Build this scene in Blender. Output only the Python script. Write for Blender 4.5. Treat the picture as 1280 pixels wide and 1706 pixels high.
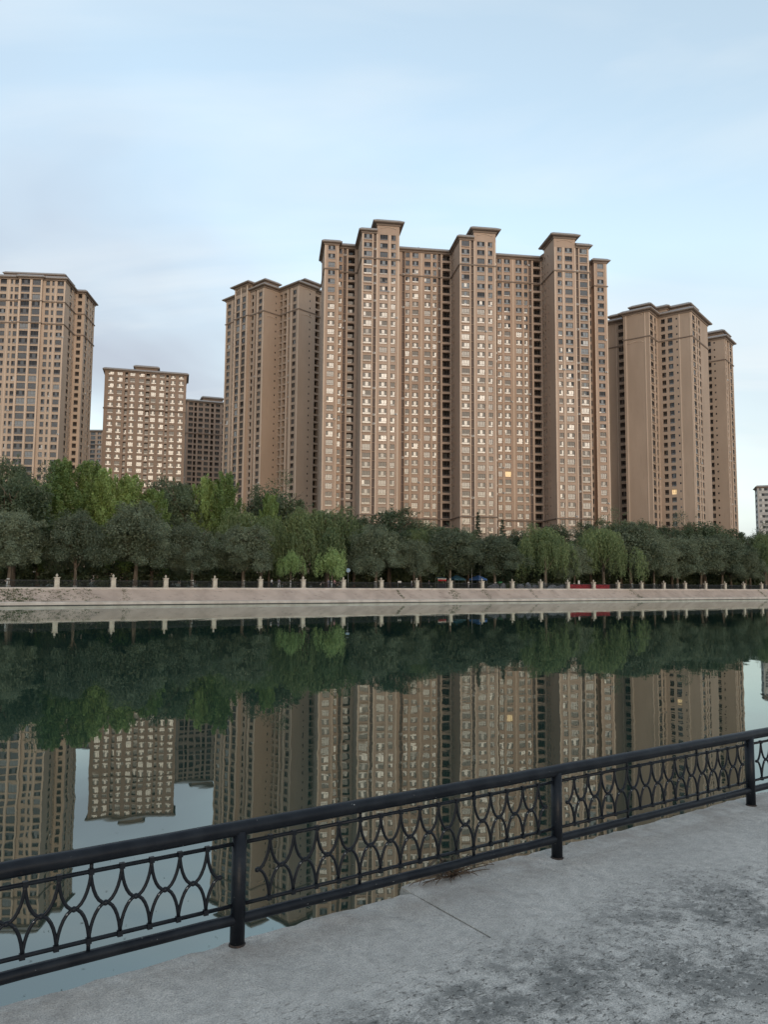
import bpy, bmesh, math, random
import numpy as np
from mathutils import Vector, Matrix

for o in list(bpy.data.objects):
    bpy.data.objects.remove(o)
scene = bpy.context.scene
C = scene.collection
R = math.radians
rng = random.Random(7)
nrng = np.random.default_rng(7)

# ------------------------------------------------------------------ camera
CAM_H = 3.8                      # eye height above the water (m)
F_PX, W_PX, H_PX = 1300.0, 1280.0, 1706.0
PITCH, ROLL = math.atan(117 / 1300), R(0.43)
cam_d = bpy.data.cameras.new('camera')
cam_d.sensor_fit = 'HORIZONTAL'
cam_d.sensor_width = 36.0
cam_d.lens = 36.0 * F_PX / W_PX
cam_d.clip_start, cam_d.clip_end = 0.05, 9000
cam = bpy.data.objects.new('camera', cam_d)
C.objects.link(cam)
CAM_M = Matrix.Rotation(math.pi / 2 + PITCH, 3, 'X') @ Matrix.Rotation(ROLL, 3, 'Z')
cam.matrix_world = Matrix.Translation((0, 0, CAM_H)) @ CAM_M.to_4x4()
scene.camera = cam

# ------------------------------------------------------------------ sky, sun, exposure
SUN_AZ, SUN_EL = R(163), R(4.5)       # azimuth clockwise from +Y: behind the camera, a little to the left
VEIL = (1.60, 1.75, 1.80)             # radiance of the thin high haze sheet
CLOUD = (0.90, 0.97, 1.14)            # and of the grey cloud streaks
world = bpy.data.worlds.new('World')
scene.world = world
world.use_nodes = True
wn, wl = world.node_tree.nodes, world.node_tree.links
wn.clear()
w_out = wn.new('ShaderNodeOutputWorld')
w_bg = wn.new('ShaderNodeBackground')
w_bg.inputs['Strength'].default_value = 0.15
sky = wn.new('ShaderNodeTexSky')
sky.sky_type = 'NISHITA'
sky.sun_disc = False
sky.sun_elevation = SUN_EL
sky.sun_rotation = SUN_AZ
sky.altitude = 900
sky.air_density, sky.dust_density, sky.ozone_density = 1.0, 0.5, 1.0
# thin high cloud sheet: noise on the direction projected to a flat layer, the same all round the sky
geo = wn.new('ShaderNodeTexCoord')
sep = wn.new('ShaderNodeSeparateXYZ')
wl.new(geo.outputs['Generated'], sep.inputs[0])
zz = wn.new('ShaderNodeMath'); zz.operation = 'MAXIMUM'; zz.inputs[1].default_value = 0.0
wl.new(sep.outputs['Z'], zz.inputs[0])
za = wn.new('ShaderNodeMath'); za.operation = 'ADD'; za.inputs[1].default_value = 0.16
wl.new(zz.outputs[0], za.inputs[0])
dv = []
for ax in 'XY':
    d = wn.new('ShaderNodeMath'); d.operation = 'DIVIDE'
    wl.new(sep.outputs[ax], d.inputs[0]); wl.new(za.outputs[0], d.inputs[1]); dv.append(d)
cmb = wn.new('ShaderNodeCombineXYZ')
wl.new(dv[0].outputs[0], cmb.inputs[0]); wl.new(dv[1].outputs[0], cmb.inputs[1])
mp = wn.new('ShaderNodeMapping')
mp.inputs['Location'].default_value = (4.1, 2.2, 0)
mp.inputs['Rotation'].default_value = (0, 0, R(-20))
mp.inputs['Scale'].default_value = (0.30, 0.46, 1)
vr = wn.new('ShaderNodeVectorRotate'); vr.rotation_type = 'Z_AXIS'; vr.inputs['Angle'].default_value = R(-63)
wl.new(cmb.outputs[0], vr.inputs['Vector']); wl.new(vr.outputs[0], mp.inputs[0])
cn = wn.new('ShaderNodeTexNoise')
cn.inputs['Scale'].default_value = 1.0
cn.inputs['Detail'].default_value = 5
cn.inputs['Roughness'].default_value = 0.5
cn.inputs['Distortion'].default_value = 0.35
wl.new(mp.outputs[0], cn.inputs['Vector'])
cr = wn.new('ShaderNodeValToRGB')
cr.color_ramp.elements[0].position, cr.color_ramp.elements[0].color = 0.42, (0, 0, 0, 1)
cr.color_ramp.elements[1].position, cr.color_ramp.elements[1].color = 0.66, (0.85, 0.85, 0.85, 1)
wl.new(cn.outputs['Fac'], cr.inputs[0])
# the sheet thickens towards the horizon, where the line of sight runs longer through it
hz = wn.new('ShaderNodeMapRange'); hz.interpolation_type = 'SMOOTHERSTEP'
hz.inputs['From Min'].default_value = 0.0; hz.inputs['From Max'].default_value = 0.55
hz.inputs['To Min'].default_value = 0.86; hz.inputs['To Max'].default_value = 0.36
wl.new(zz.outputs[0], hz.inputs['Value'])
vm = wn.new('ShaderNodeMix'); vm.data_type = 'RGBA'
wl.new(hz.outputs[0], vm.inputs['Factor'])
wl.new(sky.outputs[0], vm.inputs['A'])
vm.inputs['B'].default_value = (*VEIL, 1)
cm = wn.new('ShaderNodeMix'); cm.data_type = 'RGBA'
wl.new(cr.outputs[0], cm.inputs['Factor'])
wl.new(vm.outputs['Result'], cm.inputs['A'])
cm.inputs['B'].default_value = (*CLOUD, 1)
# fine bright wisps of cirrus
mp2 = wn.new('ShaderNodeMapping')
mp2.inputs['Location'].default_value = (2.4, 6.1, 0); mp2.inputs['Rotation'].default_value = (0, 0, R(35)); mp2.inputs['Scale'].default_value = (0.9, 2.2, 1)
wl.new(cmb.outputs[0], mp2.inputs[0])
cn2 = wn.new('ShaderNodeTexNoise'); cn2.inputs['Scale'].default_value = 0.8; cn2.inputs['Detail'].default_value = 6; cn2.inputs['Distortion'].default_value = 0.8
wl.new(mp2.outputs[0], cn2.inputs['Vector'])
r2 = wn.new('ShaderNodeMapRange'); r2.inputs['From Min'].default_value = 0.50; r2.inputs['From Max'].default_value = 0.78
r2.inputs['To Max'].default_value = 0.55
wl.new(cn2.outputs['Fac'], r2.inputs['Value'])
wm = wn.new('ShaderNodeMix'); wm.data_type = 'RGBA'
wl.new(r2.outputs[0], wm.inputs['Factor']); wl.new(cm.outputs['Result'], wm.inputs['A'])
wm.inputs['B'].default_value = (1.85, 1.88, 1.86, 1)
wl.new(wm.outputs['Result'], w_bg.inputs['Color'])
wl.new(w_bg.outputs[0], w_out.inputs[0])

sun_d = bpy.data.lights.new('sun', 'SUN')
sun_d.energy, sun_d.angle, sun_d.color = 0.32, R(34), (1.0, 0.80, 0.60)
sun = bpy.data.objects.new('sun', sun_d)
C.objects.link(sun)
sdir = Vector((math.sin(SUN_AZ) * math.cos(SUN_EL), math.cos(SUN_AZ) * math.cos(SUN_EL), math.sin(SUN_EL)))
sun.rotation_euler = sdir.to_track_quat('Z', 'Y').to_euler()
sun.location = sdir * 50

scene.view_settings.view_transform = 'Standard'
scene.view_settings.look = 'None'
scene.view_settings.gamma = 1.0
scene.view_settings.use_curve_mapping = False
scene.view_settings.exposure = 1.86
scene.render.engine = 'CYCLES'
scene.cycles.use_denoising = True
scene.cycles.max_bounces = 6
scene.cycles.transparent_max_bounces = 8


# ------------------------------------------------------------------ materials
def mat(name, base=(0.5, 0.5, 0.5), rough=0.6, metallic=0.0, ior=1.45, spec=0.5):
    m = bpy.data.materials.new(name)
    m.use_nodes = True
    b = m.node_tree.nodes['Principled BSDF']
    b.inputs['Base Color'].default_value = (*base, 1)
    b.inputs['Roughness'].default_value = rough
    b.inputs['Metallic'].default_value = metallic
    b.inputs['IOR'].default_value = ior
    b.inputs['Specular IOR Level'].default_value = spec
    return m


def nodes(m):
    return m.node_tree.nodes, m.node_tree.links, m.node_tree.nodes['Principled BSDF']


def noise_mix(m, ca, cb, scale=1.0, detail=4, lo=0.4, hi=0.6, coords='Object', stretch=(1, 1, 1), rough=0.55, old=None):
    """mixes two colours by noise into the base colour; returns the colour socket"""
    n, l, b = nodes(m)
    tc = n.new('ShaderNodeTexCoord'); mp = n.new('ShaderNodeMapping')
    mp.inputs['Scale'].default_value = stretch
    l.new(tc.outputs[coords], mp.inputs[0])
    t = n.new('ShaderNodeTexNoise')
    t.inputs['Scale'].default_value = scale; t.inputs['Detail'].default_value = detail
    t.inputs['Roughness'].default_value = rough
    l.new(mp.outputs[0], t.inputs['Vector'])
    r = n.new('ShaderNodeMapRange')
    r.inputs['From Min'].default_value = lo; r.inputs['From Max'].default_value = hi
    l.new(t.outputs['Fac'], r.inputs['Value'])
    x = n.new('ShaderNodeMix'); x.data_type = 'RGBA'
    l.new(r.outputs[0], x.inputs['Factor'])
    if old is not None:
        l.new(old, x.inputs['A'])
    else:
        x.inputs['A'].default_value = (*ca, 1)
    x.inputs['B'].default_value = (*cb, 1)
    l.new(x.outputs['Result'], b.inputs['Base Color'])
    return x.outputs['Result']


def bump(m, scale, strength, dist=0.02, detail=4, coords='Object', stretch=(1, 1, 1)):
    n, l, b = nodes(m)
    tc = n.new('ShaderNodeTexCoord'); mp = n.new('ShaderNodeMapping')
    mp.inputs['Scale'].default_value = stretch
    l.new(tc.outputs[coords], mp.inputs[0])
    t = n.new('ShaderNodeTexNoise')
    t.inputs['Scale'].default_value = scale; t.inputs['Detail'].default_value = detail
    l.new(mp.outputs[0], t.inputs['Vector'])
    bp = n.new('ShaderNodeBump')
    bp.inputs['Strength'].default_value = strength; bp.inputs['Distance'].default_value = dist
    l.new(t.outputs['Fac'], bp.inputs['Height'])
    l.new(bp.outputs[0], b.inputs['Normal'])
    return bp


def stucco(name, ca, cb):
    m = mat(name, ca, 0.9, spec=0.2)
    s = noise_mix(m, ca, cb, 0.12, 5, 0.35, 0.65, stretch=(1, 1, 0.35))
    noise_mix(m, ca, tuple(c * 0.82 for c in ca), 1.4, 4, 0.55, 0.8, stretch=(1, 1, 0.12), old=s)
    return m


M = {}
M['wall_tan'] = stucco('wall_tan', (0.410, 0.316, 0.248), (0.352, 0.270, 0.210))
M['wall_tan_pale'] = stucco('wall_tan_pale', (0.50, 0.39, 0.305), (0.44, 0.342, 0.265))
M['wall_brown'] = stucco('wall_brown', (0.325, 0.245, 0.195), (0.282, 0.212, 0.168))
M['wall_pink'] = stucco('wall_pink', (0.455, 0.338, 0.262), (0.390, 0.286, 0.220))
M['trim'] = stucco('trim', (0.60, 0.47, 0.37), (0.53, 0.415, 0.325))
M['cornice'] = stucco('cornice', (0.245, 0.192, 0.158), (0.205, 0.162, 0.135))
M['roof'] = mat('roof', (0.30, 0.28, 0.27), 0.8)
M['service'] = mat('service', (0.140, 0.108, 0.094), 0.85)
M['white_wall'] = stucco('white_wall', (0.46, 0.44, 0.42), (0.40, 0.385, 0.37))
M['frame'] = mat('frame', (0.13, 0.10, 0.085), 0.6)
M['ac_white'] = mat('ac_white', (0.62, 0.62, 0.60), 0.6)


def glass(name, tint, fac, diff, rough=0.015):
    m = bpy.data.materials.new(name); m.use_nodes = True
    n, l = m.node_tree.nodes, m.node_tree.links
    n.clear()
    o = n.new('ShaderNodeOutputMaterial'); x = n.new('ShaderNodeMixShader')
    g = n.new('ShaderNodeBsdfGlossy'); d = n.new('ShaderNodeBsdfDiffuse')
    g.inputs['Color'].default_value = (*tint, 1); g.inputs['Roughness'].default_value = rough
    d.inputs['Color'].default_value = (*diff, 1)
    x.inputs[0].default_value = fac
    l.new(d.outputs[0], x.inputs[1]); l.new(g.outputs[0], x.inputs[2]); l.new(x.outputs[0], o.inputs[0])
    return m


M['glass_bright'] = glass('glass_bright', (0.95, 0.95, 0.95), 0.135, (0.17, 0.165, 0.155))
M['glass_mid'] = glass('glass_mid', (0.95, 0.95, 0.95), 0.085, (0.078, 0.075, 0.072))
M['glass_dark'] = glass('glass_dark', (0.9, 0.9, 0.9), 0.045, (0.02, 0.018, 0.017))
M['curtain'] = glass('curtain', (0.9, 0.9, 0.9), 0.12, (0.50, 0.47, 0.43))
M['lit'] = mat('lit', (0.6, 0.5, 0.35), 0.5)
_b = nodes(M['lit'])[2]
_b.inputs['Emission Color'].default_value = (1.0, 0.66, 0.30, 1)
_b.inputs['Emission Strength'].default_value = 0.19


def foliage(name, ca, cb, trans=0.25):
    m = bpy.data.materials.new(name); m.use_nodes = True
    n, l = m.node_tree.nodes, m.node_tree.links
    n.clear()
    o = n.new('ShaderNodeOutputMaterial')
    tc = n.new('ShaderNodeTexCoord')
    t = n.new('ShaderNodeTexNoise'); t.inputs['Scale'].default_value = 0.55; t.inputs['Detail'].default_value = 3
    l.new(tc.outputs['Object'], t.inputs['Vector'])
    oi = n.new('ShaderNodeObjectInfo')
    gi = n.new('ShaderNodeNewGeometry')
    a1 = n.new('ShaderNodeMath'); a1.operation = 'MULTIPLY_ADD'
    l.new(gi.outputs['Random Per Island'], a1.inputs[0]); a1.inputs[1].default_value = 0.28
    l.new(t.outputs['Fac'], a1.inputs[2])
    a2 = n.new('ShaderNodeMath'); a2.operation = 'MULTIPLY_ADD'
    l.new(oi.outputs['Random'], a2.inputs[0]); a2.inputs[1].default_value = 0.45
    l.new(a1.outputs[0], a2.inputs[2])
    r = n.new('ShaderNodeMapRange'); r.inputs['From Min'].default_value = 0.45; r.inputs['From Max'].default_value = 1.22
    l.new(a2.outputs[0], r.inputs['Value'])
    x = n.new('ShaderNodeMix'); x.data_type = 'RGBA'
    l.new(r.outputs[0], x.inputs['Factor'])
    x.inputs['A'].default_value = (*ca, 1); x.inputs['B'].default_value = (*cb, 1)
    d = n.new('ShaderNodeBsdfDiffuse'); tr = n.new('ShaderNodeBsdfTranslucent'); g = n.new('ShaderNodeBsdfGlossy')
    g.inputs['Roughness'].default_value = 0.45
    l.new(x.outputs['Result'], d.inputs['Color']); l.new(x.outputs['Result'], tr.inputs['Color'])
    m1 = n.new('ShaderNodeMixShader'); m1.inputs[0].default_value = trans
    l.new(d.outputs[0], m1.inputs[1]); l.new(tr.outputs[0], m1.inputs[2])
    m2 = n.new('ShaderNodeMixShader'); m2.inputs[0].default_value = 0.03
    l.new(m1.outputs[0], m2.inputs[1]); l.new(g.outputs[0], m2.inputs[2])
    l.new(m2.outputs[0], o.inputs[0])
    return m


M['leaf_willow'] = foliage('leaf_willow', (0.070, 0.092, 0.056), (0.215, 0.248, 0.155))
M['leaf_weeping'] = foliage('leaf_weeping', (0.068, 0.106, 0.046), (0.195, 0.245, 0.100))
M['leaf_poplar'] = foliage('leaf_poplar', (0.075, 0.128, 0.036), (0.275, 0.370, 0.115))
M['leaf_young'] = foliage('leaf_young', (0.15, 0.24, 0.08), (0.29, 0.39, 0.15))
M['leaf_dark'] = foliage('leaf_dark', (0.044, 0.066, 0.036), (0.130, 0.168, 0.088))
M['leaf_conifer'] = foliage('leaf_conifer', (0.018, 0.034, 0.020), (0.040, 0.062, 0.036), 0.1)
M['leaf_hedge'] = foliage('leaf_hedge', (0.045, 0.08, 0.022), (0.10, 0.15, 0.045))
M['bark'] = mat('bark', (0.13, 0.10, 0.075), 0.95, spec=0.1)
noise_mix(M['bark'], (0.10, 0.08, 0.06), (0.19, 0.15, 0.115), 3.0, 5, stretch=(1, 1, 0.2))
M['whitewash'] = mat('whitewash', (0.62, 0.61, 0.57), 0.9)
noise_mix(M['whitewash'], (0.62, 0.61, 0.57), (0.40, 0.38, 0.34), 2.5, 4, 0.5, 0.75)
M['stone_post'] = mat('stone_post', (0.56, 0.50, 0.42), 0.85)
noise_mix(M['stone_post'], (0.58, 0.52, 0.43), (0.46, 0.40, 0.33), 1.5, 4)
M['iron'] = mat('iron', (0.016, 0.017, 0.019), 0.55)
M['sign_blue'] = mat('sign_blue', (0.06, 0.22, 0.42), 0.5)
M['white_paint'] = mat('white_paint', (0.72, 0.72, 0.70), 0.6)
M['metal_grey'] = mat('metal_grey', (0.35, 0.36, 0.37), 0.5, 0.4)
M['tent_blue'] = mat('tent_blue', (0.10, 0.24, 0.60), 0.8)
M['tent_teal'] = mat('tent_teal', (0.06, 0.16, 0.22), 0.8)
M['red_cloth'] = mat('red_cloth', (0.46, 0.035, 0.045), 0.75)
noise_mix(M['red_cloth'], (0.62, 0.04, 0.05), (0.46, 0.03, 0.04), 2.0, 3)
M['skin'] = mat('skin', (0.45, 0.29, 0.21), 0.6)
M['hair'] = mat('hair', (0.02, 0.016, 0.014), 0.6)
M['cloth_white'] = mat('cloth_white', (0.68, 0.68, 0.68), 0.9)
M['cloth_dark'] = mat('cloth_dark', (0.035, 0.037, 0.05), 0.9)
M['cloth_grey'] = mat('cloth_grey', (0.16, 0.15, 0.18), 0.9)
M['cloth_pink'] = mat('cloth_pink', (0.42, 0.22, 0.22), 0.9)
M['boulder'] = mat('boulder', (0.25, 0.26, 0.28), 0.9)
noise_mix(M['boulder'], (0.28, 0.29, 0.31), (0.18, 0.185, 0.20), 2.0, 5)
M['bin_green'] = mat('bin_green', (0.04, 0.20, 0.08), 0.6)


# ------------------------------------------------------------------ mesh helpers
def new_mesh(name, verts, faces, mats, midx=None, smooth=False):
    me = bpy.data.meshes.new(name)
    me.from_pydata([tuple(v) for v in verts], [], faces)
    for m in mats:
        me.materials.append(m)
    if midx is not None and len(mats) > 1:
        me.polygons.foreach_set('material_index', np.asarray(midx, dtype=np.int32))
    if smooth:
        me.polygons.foreach_set('use_smooth', np.ones(len(me.polygons), dtype=bool))
    me.update()
    return me


def quads_mesh(name, V, m):
    """V: (n,4,3) array of separate quads"""
    n = len(V)
    me = bpy.data.meshes.new(name)
    me.vertices.add(n * 4); me.loops.add(n * 4); me.polygons.add(n)
    me.vertices.foreach_set('co', np.ascontiguousarray(V, dtype=np.float32).ravel())
    me.loops.foreach_set('vertex_index', np.arange(n * 4, dtype=np.int32))
    me.polygons.foreach_set('loop_start', np.arange(0, n * 4, 4, dtype=np.int32))
    me.polygons.foreach_set('loop_total', np.full(n, 4, dtype=np.int32))
    me.materials.append(m)
    me.update(calc_edges=True)
    return me


class MB:
    def __init__(s):
        s.v, s.f, s.m = [], [], []

    def face(s, pts, mi=0):
        i = len(s.v)
        s.v += [tuple(p) for p in pts]
        s.f.append(tuple(range(i, i + len(pts)))); s.m.append(mi)

    def box(s, c, size, ax=None, mi=0):
        ex, ey, ez = ax if ax else (Vector((1, 0, 0)), Vector((0, 1, 0)), Vector((0, 0, 1)))
        c = Vector(c); a, b, d = [k * 0.5 for k in size]
        i = len(s.v)
        for sz in (-1, 1):
            for sy in (-1, 1):
                for sx in (-1, 1):
                    s.v.append(tuple(c + ex * (a * sx) + ey * (b * sy) + ez * (d * sz)))
        for q in ((0, 2, 3, 1), (4, 5, 7, 6), (0, 1, 5, 4), (2, 6, 7, 3), (0, 4, 6, 2), (1, 3, 7, 5)):
            s.f.append(tuple(i + k for k in q)); s.m.append(mi)

    def tube(s, pts, rad, n=8, mi=0, caps=True):
        pts = [Vector(p) for p in pts]
        rads = rad if isinstance(rad, (list, tuple)) else [rad] * len(pts)
        rings = []
        up = None
        for k, p in enumerate(pts):
            a = pts[max(k - 1, 0)]; b = pts[min(k + 1, len(pts) - 1)]
            t = (b - a).normalized()
            if up is None:
                up = Vector((0, 0, 1)) if abs(t.z) < 0.9 else Vector((1, 0, 0))
            x = t.cross(up).normalized(); y = x.cross(t).normalized(); up = y
            i = len(s.v)
            for j in range(n):
                an = 2 * math.pi * j / n
                s.v.append(tuple(p + (x * math.cos(an) + y * math.sin(an)) * rads[k]))
            rings.append(i)
        for a, b in zip(rings, rings[1:]):
            for j in range(n):
                k = (j + 1) % n
                s.f.append((a + j, a + k, b + k, b + j)); s.m.append(mi)
        if caps:
            s.f.append(tuple(rings[0] + j for j in reversed(range(n)))); s.m.append(mi)
            s.f.append(tuple(rings[-1] + j for j in range(n))); s.m.append(mi)

    def lathe(s, prof, n=12, c=(0, 0), mi=0):
        rings = []
        for r, z in prof:
            i = len(s.v)
            for j in range(n):
                an = 2 * math.pi * j / n
                s.v.append((c[0] + r * math.cos(an), c[1] + r * math.sin(an), z))
            rings.append(i)
        for a, b in zip(rings, rings[1:]):
            for j in range(n):
                k = (j + 1) % n
                s.f.append((a + j, a + k, b + k, b + j)); s.m.append(mi)
        s.f.append(tuple(rings[0] + j for j in reversed(range(n)))); s.m.append(mi)
        s.f.append(tuple(rings[-1] + j for j in range(n))); s.m.append(mi)

    def mesh(s, name, mats, smooth=False):
        return new_mesh(name, s.v, s.f, mats if isinstance(mats, list) else [mats], s.m, smooth)

    def build(s, name, mats, parent=None, smooth=False):
        return obj(name, s.mesh(name, mats, smooth), parent)


def obj(name, me, parent=None, loc=None, rotz=None):
    o = bpy.data.objects.new(name, me)
    C.objects.link(o)
    if parent:
        o.parent = parent
    if loc is not None:
        o.location = loc
    if rotz is not None:
        o.rotation_euler = (0, 0, rotz)
    return o


def tag(o, label=None, cat=None, group=None, kind=None):
    if label: o['label'] = label
    if cat: o['category'] = cat
    if group: o['group'] = group
    if kind: o['kind'] = kind
    return o


def empty(name, loc=(0, 0, 0), rotz=0.0, scale=None):
    o = obj(name, None, None, loc, rotz)
    if scale:
        o.scale = scale
    return o


# sight lines, used only to set out positions on the plan
def sight(px, py):
    return CAM_M @ Vector(((px - W_PX / 2) / F_PX, -(py - H_PX / 2) / F_PX, -1.0))


def z_at(px, py, Y):
    d = sight(px, py)
    return CAM_H + d.z * Y / d.y


# ------------------------------------------------------------------ the canal: plan axes
A_BANK = R(32.5)
BU = Vector((math.cos(A_BANK), math.sin(A_BANK), 0))         # along the canal
BN = Vector((-math.sin(A_BANK), math.cos(A_BANK), 0))        # across it, towards the far bank
N_WATER, N_POST = 124.2, 128.1                               # far waterline and far fence line
Z_FAR = 2.6                                                  # far promenade level above the water
GROUND_N = 128.9


def bank(u, n, z=0.0):
    return BU * u + BN * n + Vector((0, 0, z))


def u_at(px, n):
    """distance along the canal where the sight line of column px crosses the line n"""
    d = sight(px, 970)
    d = Vector((d.x, d.y, 0))
    t = n / d.dot(BN)
    return (d * t).dot(BU)


# near bank: fence line
A_F = R(34.07)
FU = Vector((math.cos(A_F), math.sin(A_F), 0))
FN = Vector((-math.sin(A_F), math.cos(A_F), 0))
Z_PAVE = 2.1
POST1 = Vector((-0.676, 3.837, Z_PAVE))
POST_GAP = 2.139

# --- water
m = bpy.data.materials.new('water'); m.use_nodes = True
n, l = m.node_tree.nodes, m.node_tree.links
n.clear()
o_ = n.new('ShaderNodeOutputMaterial')
tc = n.new('ShaderNodeTexCoord')
mp1 = n.new('ShaderNodeMapping'); mp1.inputs['Rotation'].default_value = (0, 0, 0)
mp1.inputs['Scale'].default_value = (1.0, 0.55, 1)
l.new(tc.outputs['Object'], mp1.inputs[0])
t1 = n.new('ShaderNodeTexNoise'); t1.inputs['Scale'].default_value = 0.42; t1.inputs['Detail'].default_value = 3.0; t1.inputs['Roughness'].default_value = 0.42
l.new(mp1.outputs[0], t1.inputs['Vector'])
bp = n.new('ShaderNodeBump'); bp.inputs['Strength'].default_value = 0.13; bp.inputs['Distance'].default_value = 0.055
t2 = n.new('ShaderNodeTexNoise'); t2.inputs['Scale'].default_value = 3.2; t2.inputs['Detail'].default_value = 2.0
l.new(mp1.outputs[0], t2.inputs['Vector'])
t3 = n.new('ShaderNodeTexNoise'); t3.inputs['Scale'].default_value = 0.05; t3.inputs['Detail'].default_value = 3.0   # patches of breeze
l.new(tc.outputs['Object'], t3.inputs['Vector'])
r3 = n.new('ShaderNodeMapRange'); r3.inputs['From Min'].default_value = 0.45; r3.inputs['From Max'].default_value = 0.65
r3.inputs['To Min'].default_value = 0.02; r3.inputs['To Max'].default_value = 0.18
l.new(t3.outputs['Fac'], r3.inputs['Value'])
ma = n.new('ShaderNodeMath'); ma.operation = 'MULTIPLY_ADD'
l.new(t2.outputs['Fac'], ma.inputs[0]); l.new(r3.outputs[0], ma.inputs[1]); l.new(t1.outputs['Fac'], ma.inputs[2])
l.new(ma.outputs[0], bp.inputs['Height'])
gl = n.new('ShaderNodeBsdfGlossy'); gl.inputs['Roughness'].default_value = 0.014
gl.inputs['Color'].default_value = (0.87, 0.95, 0.92, 1)
l.new(bp.outputs[0], gl.inputs['Normal'])
df = n.new('ShaderNodeBsdfDiffuse'); df.inputs['Color'].default_value = (0.014, 0.034, 0.027, 1)
fr = n.new('ShaderNodeFresnel'); fr.inputs['IOR'].default_value = 2.8
l.new(bp.outputs[0], fr.inputs['Normal'])
mx = n.new('ShaderNodeMixShader')
l.new(fr.outputs[0], mx.inputs[0]); l.new(df.outputs[0], mx.inputs[1]); l.new(gl.outputs[0], mx.inputs[2])
l.new(mx.outputs[0], o_.inputs[0])
M['water'] = m

b = MB()
for u0, u1 in ((-500, 900),):
    b.face([bank(u0, -4), bank(u1, -4), bank(u1, N_WATER + 1.0), bank(u0, N_WATER + 1.0)])
tag(b.build('water', M['water']), kind='structure')

# --- far ground
M['ground'] = mat('ground', (0.10, 0.095, 0.08), 0.95)
noise_mix(M['ground'], (0.11, 0.105, 0.085), (0.06, 0.075, 0.04), 0.15, 5)
b = MB()
b.face([bank(-2500, GROUND_N, Z_FAR), bank(3500, GROUND_N, Z_FAR), bank(3500, 5000, Z_FAR), bank(-2500, 5000, Z_FAR)])
tag(b.build('ground', M['ground']), kind='structure')

# --- far embankment: toe kerb, sloped paving, coping
M['bank_slope'] = mat('bank_slope', (0.36, 0.29, 0.245), 0.95, spec=0.15)
s_ = noise_mix(M['bank_slope'], (0.53, 0.42, 0.352), (0.425, 0.335, 0.28), 0.35, 6, 0.38, 0.62, stretch=(1, 1, 1))
s_ = noise_mix(M['bank_slope'], None, (0.20, 0.165, 0.14), 1.1, 5, 0.60, 0.78, stretch=(0.35, 1, 2.5), old=s_)
M['bank_toe'] = mat('bank_toe', (0.45, 0.41, 0.37), 0.95, spec=0.15)
s_ = noise_mix(M['bank_toe'], (0.62, 0.55, 0.48), (0.50, 0.435, 0.375), 0.6, 5)
M['wet'] = mat('wet', (0.05, 0.05, 0.045), 0.6)


def strip(name, prof, u0, u1, du, material, jitter=0.0, seed=0, parent=None):
    """sweeps a (n, z) profile along the canal"""
    rr = random.Random(seed)
    k = int((u1 - u0) / du)
    v, f = [], []
    for i in range(k + 1):
        u = u0 + (u1 - u0) * i / k
        for (nn, z) in prof:
            v.append(bank(u, nn + rr.uniform(-jitter, jitter), z + rr.uniform(-jitter, jitter) * 0.5))
    m_ = len(prof)
    for i in range(k):
        for j in range(m_ - 1):
            a = i * m_ + j
            f.append((a, a + m_, a + m_ + 1, a + 1))
    return obj(name, new_mesh(name, v, f, [material]), parent)


emb = strip('embankment', [(N_WATER + 0.75, 0.50), (N_WATER + 1.8, 1.18), (N_WATER + 3.3, 2.30), (N_WATER + 3.45, 2.44)], -90, 420, 1.2, M['bank_slope'], 0.02, 3)
tag(emb, kind='structure')
strip('toe_kerb', [(N_WATER, 0.10), (N_WATER, 0.46), (N_WATER + 0.08, 0.53), (N_WATER + 0.76, 0.58)], -90, 420, 1.6, M['bank_toe'], 0.012, 4, emb)
strip('wet_line', [(N_WATER + 0.01, -0.6), (N_WATER + 0.01, 0.10), (N_WATER + 0.10, 0.11)], -90, 420, 8, M['wet'], 0.0, 5, emb)
strip('coping', [(N_WATER + 3.40, 2.40), (N_WATER + 3.40, 2.62), (N_WATER + 3.46, 2.66), (GROUND_N + 0.9, 2.66), (GROUND_N + 0.9, 2.5)], -90, 420, 3, M['bank_toe'], 0.006, 6, emb)
M['path'] = mat('path', (0.22, 0.20, 0.18), 0.9)
p_ = strip('path', [(GROUND_N + 0.88, Z_FAR + 0.02), (GROUND_N + 9, Z_FAR + 0.02)], -90, 420, 20, M['path'])
tag(p_, kind='structure')

# ------------------------------------------------------------------ near promenade
M['concrete'] = mat('concrete', (0.30, 0.31, 0.32), 0.93, spec=0.25)


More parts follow.
